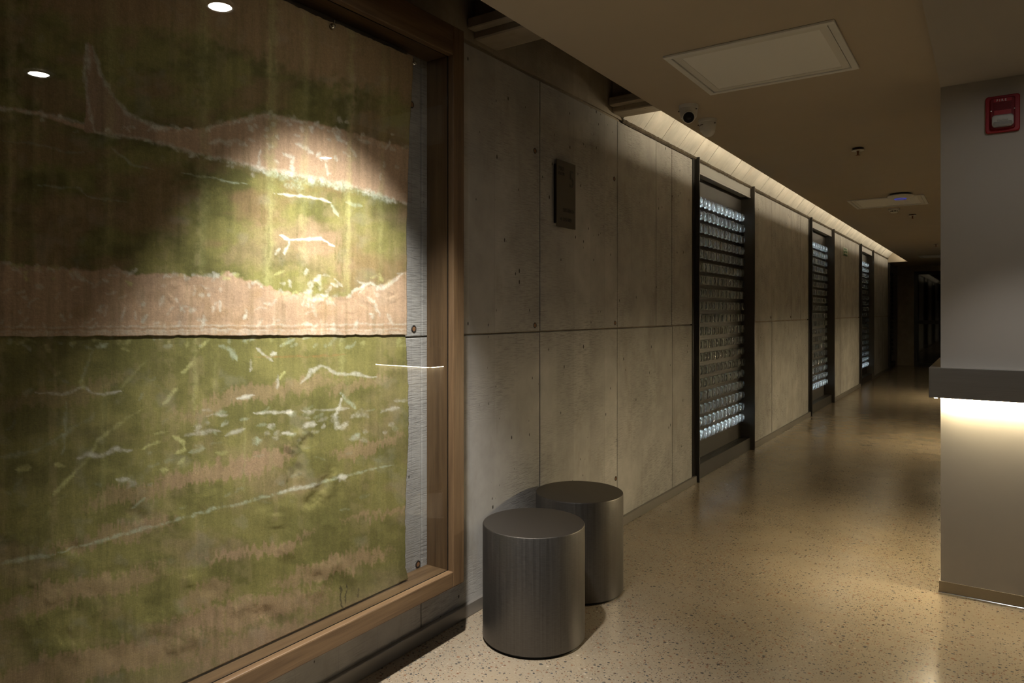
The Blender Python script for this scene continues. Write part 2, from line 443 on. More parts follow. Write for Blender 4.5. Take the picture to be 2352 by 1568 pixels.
# ------------------------------------------------------------------ pillar, counter, other walls
PX1, PY1 = 2.13, 4.40
for nm, lo, hi, mt, lb in (
    ('wall_far', (-0.5, YEND, 0), (0.36, YEND + 0.2, CZ), M['rough'], 'dark brown end wall of the corridor'),
    ('wall_far_side', (1.75, YEND, 0), (3.6, YEND + 0.2, CZ), M['pillar'], 'plain wall beside the far glazed door'),
    ('wall_hall', (3.6, -3.2, 0), (3.8, YEND + 0.2, CZ), M['pillar'], 'plain wall of the hall on the right'),
    ('wall_back', (-0.45, -3.4, 0), (3.8, -3.2, 3.0), M['pillar'], 'plain wall behind the camera')):
    tag(box(nm, lo, hi, mt), lb, kind='structure')
OV = 0.043
def slab_ring(dy):
    bm = bmesh.new()
    o_ = [(PX - OV, PY - OV + dy), (PX1 + OV, PY - OV + dy), (PX1 + OV, PY1 + OV + dy), (PX - OV, PY1 + OV + dy)]
    i_ = [(PX + 0.0005, PY + 0.0005 + dy), (PX1 - 0.0005, PY + 0.0005 + dy), (PX1 - 0.0005, PY1 - 0.0005 + dy), (PX + 0.0005, PY1 - 0.0005 + dy)]
    V = [[bm.verts.new((x, y, z)) for x, y in rg] for z in (0.884, 1.019) for rg in (o_, i_)]
    for k in range(4):
        n = (k + 1) % 4
        bm.faces.new((V[0][k], V[0][n], V[2][n], V[2][k])); bm.faces.new((V[2][k], V[2][n], V[3][n], V[3][k]))
        bm.faces.new((V[3][k], V[3][n], V[1][n], V[1][k])); bm.faces.new((V[1][k], V[1][n], V[0][n], V[0][k]))
    bmesh.ops.recalc_face_normals(bm, faces=bm.faces)
    bmesh.ops.bevel(bm, geom=[e for e in bm.edges if all(v in sum(([*V[0]], [*V[2]]), []) for v in e.verts)], offset=0.0015, segments=2, affect='EDGES')
    return bm_mesh(bm, 'slab')
for k in range(3):                       # columns stand on the same 4 m grid as the wall niches
    dy = 4.0 * k
    pl = box('wall_right' if k == 0 else 'wall_right.%03d' % k, (PX, PY + dy, 0), (PX1, PY1 + dy, 2.279), M['pillar'])
    tag(pl, 'plain taupe pillar on the right with the steel shelf' if k == 0 else 'further taupe pillar hidden behind the near one', kind='structure')
    br = box('baseboard_right' if k == 0 else 'baseboard_right.%03d' % k, (PX - 0.006, PY - 0.006 + dy, 0.012), (PX1 + 0.006, PY1 + 0.006 + dy, 0.058), M['pbase'])
    tag(br, 'bronze skirting around the pillar foot' if k == 0 else 'bronze skirting around a hidden pillar foot', kind='structure')
    box('chrome_strip', (PX - 0.009, PY - 0.009 + dy, 0.0), (PX1 + 0.009, PY1 + 0.009 + dy, 0.010), M['chrome'], br, bev=0.002)
    ct = thing('counter_top', (PX, PY + dy, 0.88), 'brushed steel shelf band around the near pillar with light beneath' if k == 0 else
               'steel shelf band with light beneath around the %s pillar' % ('', 'second', 'third', 'last')[k], 'counter', 'lit steel shelves around the pillars')
    link('slab', slab_ring(dy), M['steel'], ct)
    for lo, hi in (((PX + 0.001, PY - 0.020), (PX1 - 0.001, PY - 0.008)), ((PX - 0.024, PY + 0.001), (PX - 0.012, PY1 - 0.001)),
                   ((PX1 + 0.016, PY + 0.001), (PX1 + 0.028, PY1 - 0.001))):
        box('led_tape', (lo[0], lo[1] + dy, 0.8792), (hi[0], hi[1] + dy, 0.8835), M['led_warm'], ct)

# far glass door
dr = thing('door_1', (0.9, YEND, 0), 'dark glazed door closing the far end of the corridor', 'door'); dr['kind'] = 'structure'; del dr['category']
box('pane', (0.40, YEND + 0.02, 0.04), (1.70, YEND + 0.03, 2.14), M['dglass'], dr)
for lo, hi in (((0.36, YEND - 0.02, 0), (0.43, YEND + 0.06, 2.2)), ((1.70, YEND - 0.02, 0), (1.75, YEND + 0.06, 2.2)),
               ((0.43, YEND - 0.02, 2.13), (1.70, YEND + 0.06, 2.2)), ((0.43, YEND - 0.02, 0), (1.70, YEND + 0.06, 0.07)), ((0.43, YEND - 0.02, 0.98), (1.70, YEND + 0.04, 1.06))):
    box('door_rail', lo, hi, M['black'], dr)
tag(box('trim_6', (0.36, YEND, 2.2), (1.75, YEND + 0.2, CZ), M['rough']), 'wall band above the far glazed door', kind='structure')

# skirting on the concrete wall
for k, (a, b_) in enumerate([(-3.2, 5.03), (6.585, 9.03), (10.585, 13.03), (14.625, 17.05)]):
    bb = box('baseboard_left' if k == 0 else 'baseboard_left.%03d' % k, (0.0015, a, 0.0), (0.02, b_, 0.054), M['base'], bev=0.002)
    tag(bb, ['dark metal skirting below the display case and stools', 'metal skirting between the first and second bottle screens',
             'metal skirting between the second and third bottle screens', 'metal skirting beyond the third bottle screen'][k], kind='structure')

# ------------------------------------------------------------------ bottle screens
BOT_R = 0.0345
prof = [(0.0, -0.007), (0.012, -0.0065), (0.021, -0.004), (0.0255, -0.0006), (0.0290, 0.0), (0.0328, -0.004), (BOT_R, -0.011), (BOT_R, -0.13), (0.028, -0.165), (0.016, -0.195), (0.014, -0.235),
        (0.0105, -0.235), (0.012, -0.195), (0.024, -0.166), (BOT_R - 0.0035, -0.130), (BOT_R - 0.0035, -0.020), (0.027, -0.0125), (0.014, -0.0115), (0.0, -0.0125)]
bot_hi = lathe_mesh('bottle', prof, 24, 'X', sharp=60)
bot_hi.materials.append(M['bottle'])
def rack_row(ya, yb, yc, yp, n):
    """one strip of the rack: a steel plate with a round hole for each bottle"""
    K, hr, hz, th = 16, BOT_R + 0.0012, ROWP / 2 - 0.0006, 0.010
    vs, fs = [], []
    for c in range(n):
        l = ya if c == 0 else yc + (c - 0.5) * yp; r = yb if c == n - 1 else yc + (c + 0.5) * yp; m = yc + c * yp
        b0 = len(vs)
        for i in range(K):
            a = 2 * math.pi * i / K; ca, sa = math.cos(a), math.sin(a)
            k2 = max(abs(ca), abs(sa)); ox, oz = ca / k2, sa / k2
            py = m + ox * ((r - m) if ox > 0 else (m - l))
            vs += [(0, py, oz * hz), (0, m + hr * ca, hr * sa), (-th, m + hr * ca, hr * sa), (-th, py, oz * hz)]
        for i in range(K):
            p, q = b0 + 4 * i, b0 + 4 * ((i + 1) % K)
            for e in range(4): fs.append((p + e, q + e, q + (e + 1) % 4, p + (e + 1) % 4))
    me = bpy.data.meshes.new('rack_strip'); me.from_pydata(vs, [], fs); me.update()
    bm = bmesh.new(); bm.from_mesh(me); bmesh.ops.recalc_face_normals(bm, faces=bm.faces); bm.to_mesh(me); bm.free()
    me.materials.append(M['slat']); return me
ROW0, ROWP, NROW = 0.294, 0.1021, 19
XB = -0.050
ORD = ['nearest', 'second', 'third', 'farthest']
rest = []
ORDS = 'first second third fourth fifth sixth seventh eighth ninth tenth eleventh twelfth thirteenth fourteenth fifteenth sixteenth seventeenth eighteenth nineteenth'.split()
n_single = 0
for k, (y0, y1) in enumerate(NICHES):
    t = thing('bottle_screen', (0, (y0 + y1) / 2, 0), '%s tall steel wall niche filled with rows of glass bottles' % ORD[k], 'wall niche', 'bottle niches along the concrete wall')
    # left jamb: face plate and fin; right jamb: reveal plate and fin
    box('jamb', (-0.30, y0 - 0.068, 0.0), (0.004, y0 - 0.012, 2.40), M['jamb'], t)
    box('fin', (-0.30, y0 - 0.012, 0.0), (0.034, y0 + 0.002, 2.415), M['jamb'], t, bev=0.001)
    box('jamb', (-0.30, y1 + 0.012, 0.0), (0.004, y1 + 0.058, 2.40), M['jamb'], t)
    box('fin', (-0.30, y1 - 0.002, 0.0), (0.034, y1 + 0.012, 2.415), M['bronze'], t, bev=0.001)
    box('head_channel', (-0.11, y0 + 0.003, 2.325), (-0.004, y1 - 0.003, 2.398), M['headgrey'], t, bev=0.002)
    box('head_lip', (-0.02, y0 + 0.003, 2.310), (-0.002, y1 - 0.003, 2.3245), M['headgrey'], t)
    box('head_panel', (-0.10, y0 + 0.003, ROW0 + 18 * ROWP + 0.052), (-0.088, y1 - 0.003, 2.324), M['slat'], t)
    box('kick_plate', (-0.055, y0 + 0.003, 0.0), (-0.004, y1 - 0.003, 0.112), M['bronze'], t, bev=0.002)
    box('foot_panel', (-0.10, y0 + 0.003, 0.0), (-0.088, y1 - 0.003, ROW0 - 0.052), M['slat'], t)
    box('sill', (-0.0875, y0 + 0.003, 0.100), (-0.0555, y1 - 0.003, 0.112), M['bronze'], t)
    box('back_panel', (-0.345, y0 - 0.06, 0.0), (-0.302, y1 + 0.05, 2.40), M['inner'], t)
    ncol = 14; yp = (y1 - 0.048 - (y0 + 0.05)) / (ncol - 1)
    rme_ = rack_row(y0 + 0.003, y1 - 0.003, y0 + 0.05, yp, ncol)
    for r in range(NROW):
        link('rack_strip', rme_, None, t, (-0.088, 0, ROW0 + r * ROWP))
    if k < 3:
        for zz in (2.205, 0.220):
            box('light_diffuser', (-0.275, y0 + 0.02, zz - 0.004), (-0.105, y1 - 0.02, zz + 0.004), M['led_cool'], t)
    for r in range(NROW):
        for c in range(ncol):
            p = (XB + random.uniform(-0.004, 0.004), y0 + 0.05 + c * yp + random.uniform(-0.002, 0.002), ROW0 + r * ROWP)
            if k == 0 or (k == 1 and c in (2, 3) and r < 17):
                o = link('glass_bottle', bot_hi, None, None, p); n_single += 1
                o.rotation_euler = (random.uniform(-3, 3), 0, 0)
                if k == 0: tag(o, 'glass bottle in the nearest niche, %s row from the top, %s from the right jamb' % (ORDS[NROW - 1 - r], ORDS[ncol - 1 - c]), 'bottle', 'bottles of the nearest niche')
                else: tag(o, 'glass bottle in the second niche, %s row from the top, %s from the right jamb' % (ORDS[NROW - 1 - r], ORDS[ncol - 1 - c]), 'bottle', 'bottles of the second niche')
            else: rest.append(p)
lo_me = lathe_mesh('b', [(0.0, -0.007), (0.024, -0.003), (0.029, 0.0), (BOT_R, -0.010), (BOT_R, -0.13), (0.015, -0.19), (0.014, -0.23), (0.0105, -0.23), (0.012, -0.19), (BOT_R - 0.0035, -0.13), (BOT_R - 0.0035, -0.018), (0.0, -0.0125)], 14, 'X', sharp=60)
nv = len(lo_me.vertices); co = np.empty(nv * 3); lo_me.vertices.foreach_get('co', co); co = co.reshape(-1, 3)
fcs = [tuple(p.vertices) for p in lo_me.polygons]
allv = np.concatenate([co + np.array(p) for p in rest]).tolist()
allf = [tuple(i + q * nv for i in f) for q in range(len(rest)) for f in fcs]
rme = bpy.data.meshes.new('bottle_rows'); rme.from_pydata(allv, [], allf); rme.update()
rme.polygons.foreach_set('use_smooth', [True] * len(rme.polygons))
ro = link('bottle_rows', rme, M['bottle']); tag(ro, 'rows of glass bottles in the far wall niches', 'bottles', kind='stuff')

# ------------------------------------------------------------------ display case
FY0, FY1, FZ0, FZ1 = -0.75, 2.112, 0.227, 2.350
IY0, IY1, IZ0, IZ1 = -0.69, 2.046, 0.288, 2.238
dc = thing('display_case', (0, (FY0 + FY1) / 2, FZ0), 'large shallow walnut display case with glass front on the concrete wall', 'display case')
for nm, lo, hi, mt in (('frame_stile', (0.108, IY1, FZ0), (0.136, FY1, FZ1), 'woodz'), ('frame_stile', (0.108, FY0, FZ0), (0.136, IY0, FZ1), 'woodz'),
                       ('frame_rail', (0.108, IY0, FZ0), (0.136, IY1, IZ0), 'woody'), ('frame_rail', (0.108, IY0, IZ1), (0.136, IY1, FZ1), 'woody')):
    box(nm, lo, hi, M[mt], dc, bev=0.004, seg=2)
for nm, lo, hi, mt in (('side_board', (0.0015, IY1 + 0.002, FZ0 + 0.002), (0.1055, FY1 - 0.002, FZ1 - 0.002), 'woodz'), ('side_board', (0.0015, FY0 + 0.002, FZ0 + 0.002), (0.1055, IY0 - 0.002, FZ1 - 0.002), 'woodz'),
                       ('sill_board', (0.0015, IY0 - 0.001, FZ0 + 0.002), (0.1055, IY1 + 0.001, IZ0 - 0.001), 'woody'), ('head_board', (0.0015, IY0 - 0.001, IZ1 + 0.002), (0.1055, IY1 + 0.001, FZ1 - 0.002), 'woody')):
    box(nm, lo, hi, M[mt], dc)
for lo, hi in (((0.1056, IY0, IZ0 - 0.003), (0.1079, IY1, IZ0)), ((0.1056, IY1, IZ0 - 0.003), (0.1079, IY1 + 0.003, IZ1)), ((0.1056, IY0, IZ1), (0.1079, IY1, IZ1 + 0.003))):
    box('gasket', lo, hi, M['black'], dc)
box('glass_pane', (0.1058, IY0 + 0.001, IZ0 + 0.001), (0.1108, IY1 - 0.001, IZ1 - 0.001), M['pane'], dc)

# ------------------------------------------------------------------ painted canvas inside the case
XC = 0.05
cs_, sn_ = math.cos(YAW), math.sin(YAW)
def hsh(i, j, s):
    n = np.sin(i * 127.1 + j * 311.7 + s * 74.7) * 43758.5453
    return n - np.floor(n)
def vn(x, y, s=0):
    xi, yi = np.floor(x), np.floor(y); fx, fy = x - xi, y - yi
    fx = fx * fx * (3 - 2 * fx); fy = fy * fy * (3 - 2 * fy)
    a, b_, c, d = hsh(xi, yi, s), hsh(xi + 1, yi, s), hsh(xi, yi + 1, s), hsh(xi + 1, yi + 1, s)
    return (a * (1 - fx) + b_ * fx) * (1 - fy) + (c * (1 - fx) + d * fx) * fy
def fbm(x, y, s=0, o=4):
    t, amp, tot = 0, 0.5, 0
    for k in range(o):
        t = t + amp * vn(x * 2 ** k, y * 2 ** k, s + k * 13); tot += amp; amp *= 0.55
    return t / tot
def ss(a, b_, x):
    t = np.clip((x - a) / (b_ - a), 0, 1); return t * t * (3 - 2 * t)
def sheet_uv(y, z):
    """painting coordinates of a canvas point: the drawing grid used while copying the picture"""
    X = XC - CAMX; d = -X * sn_ + y * cs_; r = X * cs_ + y * sn_
    return U0 + FPX * r / d, V0 - FPX * (z - EYE) / d
def sheet_yz(u, v):
    a = (u - U0) / FPX; rx, ry = -sn_ + a * cs_, cs_ + a * sn_
    k = (XC - CAMX) / rx; return k * ry, EYE - k * (v - V0) / FPX
def seg_dist(u, v, pts):
    best = np.full(u.shape, 1e9); tt = np.zeros(u.shape); n = len(pts) - 1
    for i in range(n):
        (x0, y0), (x1, y1) = pts[i], pts[i + 1]; dx, dy = x1 - x0, y1 - y0
        t = np.clip(((u - x0) * dx + (v - y0) * dy) / (dx * dx + dy * dy + 1e-9), 0, 1)
        d = np.hypot(u - x0 - t * dx, v - y0 - t * dy)
        m = d < best; best[m] = d[m]; tt[m] = ((i + t) / n)[m]
    return best, tt

TAN = np.array((0.45, 0.305, 0.195)); BROWN = np.array((0.30, 0.195, 0.098)); OLIVE = np.array((0.226, 0.204, 0.066))
DOL = np.array((0.122, 0.114, 0.034)); PALE = np.array((0.68, 0.65, 0.54)); LIME = np.array((0.50, 0.49, 0.20)); MINT = np.array((0.44, 0.50, 0.36))
class Paint:
    def __init__(s, u, v):
        s.u, s.v = u, v
        s.c = np.tile(OLIVE, (u.size, 1)); s.h = np.zeros(u.size)
        s.n1 = fbm(u / 90, v / 60, 1); s.n2 = fbm(u / 14, v / 14, 2, 3); s.n3 = fbm(u / 3.4, v / 3.4, 3, 2); s.wu = u + 9 * (fbm(u / 18, v / 18, 6, 3) - 0.5) + 4 * (s.n3 - 0.5); s.wv = v + 9 * (fbm(u / 18, v / 18, 7, 3) - 0.5); s.st = fbm(u / 7, v / 160, 4, 3)
    def lay(s, m, col):
        m = np.clip(m, 0, 1)[:, None]; s.c = s.c * (1 - m) + np.asarray(col) * m
    def below(s, pts, soft=4, rag=8):
        x, y = zip(*pts); e = np.interp(s.u, x, y) + (s.n2 - 0.5) * 2 * rag
        return ss(-soft, soft, s.v - e)
    def stroke(s, pts, w, col, a=0.8, dry=0.6, soft=0.15, taper=True):
        w = w * 1.4; a = a * 0.84
        x = [p[0] for p in pts]; y = [p[1] for p in pts]; pad = w * 3
        k = np.nonzero((s.u > min(x) - pad) & (s.u < max(x) + pad) & (s.v > min(y) - pad) & (s.v < max(y) + pad))[0]
        if k.size == 0: return
        d, t = seg_dist(s.wu[k], s.wv[k], pts)
        ww = w * (np.clip(np.minimum(t, 1 - t) * 5 + 0.35, 0, 1) if taper else 1.0) * (0.35 + 1.2 * s.n2[k])
        m = (1 - ss(ww * soft, ww, d)) * a * (1 - dry + dry * ss(0.32, 0.62, s.n3[k] * 0.5 + s.n2[k] * 0.5))
        s.c[k] = s.c[k] * (1 - m[:, None]) + np.asarray(col) * m[:, None]
    def ridge(s, pts, w, h):
        x = [p[0] for p in pts]; y = [p[1] for p in pts]; w = w * 1.5; pad = w * 3
        k = np.nonzero((s.u > min(x) - pad) & (s.u < max(x) + pad) & (s.v > min(y) - pad) & (s.v < max(y) + pad))[0]
        if k.size:
            d, t = seg_dist(s.u[k] + 8 * (s.n2[k] - 0.5), s.v[k] + 8 * (s.n2[k] - 0.5), pts); s.h[k] += 0.5 * h * np.exp(-(d / w) ** 2) * np.clip(np.minimum(t, 1 - t) * 4 + 0.1, 0, 1)
    def finish(s):
        s.c *= (0.80 + 0.40 * fbm(s.u / 2.2, s.v / 2.2, 9, 2))[:, None]
        s.c *= (0.84 + 0.32 * s.st)[:, None]
        wash = ss(0.52, 0.72, fbm(s.u / 30, s.v / 240, 15, 3)) * 0.18 * ss(0.3, 0.6, s.n2)
        s.lay(wash, TAN * 0.75 + LIME * 0.2)
        s.lay(ss(0.60, 0.80, fbm(s.u / 46, s.v / 46, 16, 4)) * 0.14, PALE * 0.55)
        s.lay(ss(0.58, 0.75, fbm(s.u / 12, s.v / 120, 17, 3)) * 0.20, DOL)

rng = random.Random(11)
def dashes(P, n, reg, lmin, lmax, w, cols, ang, spread, a=0.7):
    for _ in range(n):
        x, y = rng.uniform(reg[0], reg[2]), rng.uniform(reg[1], reg[3]); L = rng.uniform(lmin, lmax); th = math.radians(ang + rng.uniform(-spread, spread))
        bend = rng.uniform(-0.5, 0.5)
        pts = [(x, y), (x + L * 0.5 * math.cos(th), y + L * 0.5 * math.sin(th)), (x + L * 0.5 * math.cos(th) + L * 0.5 * math.cos(th + bend), y + L * 0.5 * math.sin(th) + L * 0.5 * math.sin(th + bend))]
        P.stroke(pts, w * rng.uniform(0.7, 1.3), cols[rng.randrange(len(cols))], a * rng.uniform(0.6, 1.1))

def edge_dabs(P, pts, n, lmin, lmax, w, cols, a, off=2):
    x, y = zip(*pts)
    for _ in range(n):
        cx = rng.uniform(-150, 930); L = rng.uniform(lmin, lmax); o_ = off + rng.uniform(-5, 7)
        f = lambda q: float(np.interp(q, x, y)) + o_
        P.stroke([(cx, f(cx) + rng.uniform(0, 6)), (cx + L * 0.45, f(cx + L * 0.45) - rng.uniform(1, 6)), (cx + L, f(cx + L) + rng.uniform(-2, 8))], w * rng.uniform(0.6, 1.4), cols[rng.randrange(len(cols))], a * rng.uniform(0.5, 1.15))
def paint_upper(u, v):
    P = Paint(u, v)
    P.lay(ss(0.35, 0.7, P.n1), DOL)
    P.lay(0.75 * ss(0.42, 0.66, fbm(u / 120, v / 70, 21)), BROWN * 0.8)
    # brown cloud across the top right
    top = [(-900, -200), (300, 60), (440, 70), (560, 120), (640, 165), (720, 180), (800, 205), (870, 220), (960, 215)]
    P.lay((1 - P.below(top, 30, 25)) * 0.85, BROWN)
    P.lay(0.6 * ss(0.5, 0.8, fbm(u / 160, v / 90, 22)) * (u > 100) * ss(450, 520, v) * ss(620, 560, v), TAN * 0.75)
    P.stroke([(520, 590), (640, 560), (740, 590), (800, 610)], 60, TAN * 0.9, 0.45, 0.2, 0.1)
    P.stroke([(690, 500), (720, 545), (700, 590)], 34, TAN, 0.4, 0.2, 0.1)
    # first tan band with its spike
    up = [(-900, 190), (0, 247), (100, 262), (190, 288), (300, 292), (350, 290), (400, 298), (470, 294), (540, 277), (600, 264), (680, 275), (770, 296), (860, 322), (960, 350)]
    lo = [(-900, 200), (0, 252), (100, 268), (190, 302), (270, 312), (340, 326), (400, 340), (450, 356), (520, 370), (600, 390), (680, 405), (760, 419), (840, 441), (960, 478)]
    P.lay(P.below(up, 3, 6) * (1 - P.below(lo, 3, 4)), TAN)
    P.lay(ss(188, 192, u) * (1 - ss(348, 352, u)) * P.below([(150, 320), (191, 300), (196, 96), (206, 108), (222, 160), (245, 210), (275, 248), (310, 275), (352, 292)], 2, 2) * (1 - P.below(lo, 3, 3)), TAN * 0.72)
    P.stroke([(194, 98), (192, 180), (203, 260), (216, 306)], 5, PALE * 0.8, 0.75)
    P.stroke([(208, 108), (222, 160), (245, 212), (290, 262), (350, 292), (400, 298)], 6, PALE * 0.8, 0.7)
    P.stroke([(198, 100), (200, 170)], 5, PALE * 0.8, 0.55)
    P.stroke([(0, 248), (60, 258), (120, 268), (190, 285)], 5, PALE * 0.75, 0.6)
    P.stroke([(216, 306), (300, 316), (400, 338), (450, 355)], 6, PALE * 0.8, 0.6)
    P.stroke([(450, 355), (520, 370), (600, 390), (680, 405), (760, 419), (840, 441), (930, 470)], 8, PALE, 0.5, 0.85)
    P.stroke([(600, 398), (700, 414), (800, 432), (900, 462)], 11, MINT, 0.6, 0.8)
    P.stroke([(470, 294), (540, 279), (600, 266), (690, 280)], 8, PALE, 0.45, 0.8)
    P.stroke([(475, 330), (500, 322), (520, 332), (540, 322), (562, 334)], 6, PALE, 0.7)
    P.stroke([(586, 386), (592, 345)], 4, PALE, 0.8); P.stroke([(645, 352), (668, 362), (668, 395)], 6, PALE, 0.85); P.stroke([(675, 331), (700, 342), (716, 354)], 4, PALE, 0.7)
    P.stroke([(722, 362), (734, 350)], 5, PALE, 0.8); P.stroke([(742, 375), (752, 404)], 4, PALE, 0.8); P.stroke([(802, 340), (812, 362)], 5, PALE, 0.6); P.stroke([(775, 315), (792, 334)], 5, PALE, 0.7)
    dashes(P, 26, (560, 285, 920, 400), 8, 24, 4.2, (PALE, PALE * 0.9), 60, 50, 0.7)
    dashes(P, 14, (560, 272, 800, 300), 8, 18, 5, (PALE,), 40, 40, 0.75)
    edge_dabs(P, up[1:], 40, 8, 26, 4.0, (PALE, PALE * 0.85), 0.7); edge_dabs(P, lo[1:], 36, 8, 26, 4.0, (PALE, MINT, PALE * 0.9), 0.65)
    # green field marks
    P.stroke([(0, 325), (70, 330), (150, 350), (210, 352)], 2.5, MINT * 0.7, 0.5); P.stroke([(80, 426), (170, 432), (210, 455), (290, 466)], 2.5, MINT * 0.8, 0.55); P.stroke([(250, 340), (300, 378), (345, 390)], 3, MINT * 0.8, 0.6)
    P.stroke([(415, 398), (480, 410), (560, 424)], 2.2, MINT, 0.7); P.stroke([(625, 446), (690, 450), (730, 456), (758, 466)], 3.4, PALE, 0.9, 0.2); P.stroke([(756, 468), (772, 496)], 3.5, MINT, 0.8)
    P.stroke([(638, 541), (660, 551), (705, 550), (735, 547), (752, 560), (764, 567)], 3.6, PALE * 1.1, 1.0, 0.1); P.stroke([(662, 552), (650, 585)], 3.5, PALE, 0.8); P.stroke([(628, 585), (640, 572)], 5, PALE, 0.7)
    P.stroke([(650, 425), (690, 432)], 10, MINT, 0.55, 0.8); P.stroke([(788, 465), (830, 474)], 6, MINT, 0.6)
    for x, w_, a in ((15, 9, 0.30), (75, 5, 0.15), (245, 12, 0.28), (460, 10, 0.40), (618, 9, 0.55), (696, 6, 0.3), (800, 6, 0.45), (874, 5, 0.25)):
        P.stroke([(x + 4, -40), (x + 2, 250), (x - 3, 500), (x - 8, 700)], w_ * 1.6, LIME * 0.9, a * 0.85, 0.5, 0.02, False)
        P.ridge([(x + 4, -40), (x + 2, 250), (x - 3, 500), (x - 8, 760)], 9, 0.004)
    for x, y0, y1 in ((612, 520, 600), (595, 460, 520), (768, 540, 600), (776, 560, 610), (790, 520, 590), (785, 420, 640)):
        P.stroke([(x, y0), (x - 1, y1)], 3, DOL, 0.55, 0.5)
    # second tan band down to the torn hem
    b2 = [(-900, 560), (0, 604), (60, 614), (130, 616), (200, 622), (250, 612), (320, 634), (400, 628), (470, 637), (520, 626), (560, 644), (600, 655), (640, 668), (700, 679), (760, 686), (800, 681), (830, 652), (860, 660), (900, 640), (960, 612)]
    P.lay(P.below(b2, 3, 9), TAN)
    P.lay(P.below(b2, 3, 9) * 0.6 * ss(0.45, 0.75, fbm(u / 60, v / 40, 31)), TAN * 1.18)
    P.lay(P.below(b2, 3, 9) * 0.55 * ss(0.5, 0.8, fbm(u / 45, v / 45, 32)), BROWN * 1.1)
    edge_dabs(P, b2[1:], 46, 10, 30, 4.2, (PALE * 0.9, LIME, PALE * 0.8), 0.65)
    dashes(P, 34, (0, 625, 920, 650), 8, 26, 4.5, (PALE, LIME * 1.1, PALE * 0.9), 10, 60, 0.7)
    dashes(P, 95, (-100, 645, 920, 745), 8, 30, 4.2, (PALE, PALE * 0.85), 130, 70, 0.65)
    P.stroke([(818, 678), (832, 655), (850, 652), (866, 664), (884, 656), (905, 640), (920, 628)], 4.5, PALE, 0.85); P.stroke([(838, 680), (856, 694)], 5, PALE, 0.9)
    for q in range(3): P.stroke([(-900, 745 + 6 * q), (0, 752 + 5 * q), (470, 748 + 5 * q), (940, 744 + 6 * q)], 2.0, (PALE, BROWN, PALE)[q] * 0.9, 0.5, 0.6, 0.4, False)
    P.stroke([(-900, 764), (0, 768), (470, 765), (940, 764)], 4, PALE * 0.85, 0.45, 0.7, 0.4, False)
    for _ in range(46):
        x, y = rng.uniform(380, 920), rng.uniform(640, 752); th = rng.uniform(0, 3.1); L = rng.uniform(14, 50)
        P.ridge([(x, y), (x + L * math.cos(th), y + L * 0.5 * math.sin(th))], rng.uniform(6, 11), rng.uniform(-0.003, 0.003))
    P.ridge([(-900, 742), (940, 738)], 5, -0.002)
    P.h += 0.012 * (fbm(u / 260, v / 500, 41, 2) - 0.5) + 0.003 * (fbm(u / 60, v / 60, 42, 2) - 0.5)
    P.stroke([(642, 60), (760, 110), (820, 115), (900, 95)], 3, TAN * 0.8, 0.35); P.stroke([(815, 115), (808, 240), (800, 330)], 3.5, TAN, 0.4); P.stroke([(560, 25), (700, 30)], 3, TAN * 0.8, 0.3)
    P.finish(); return P

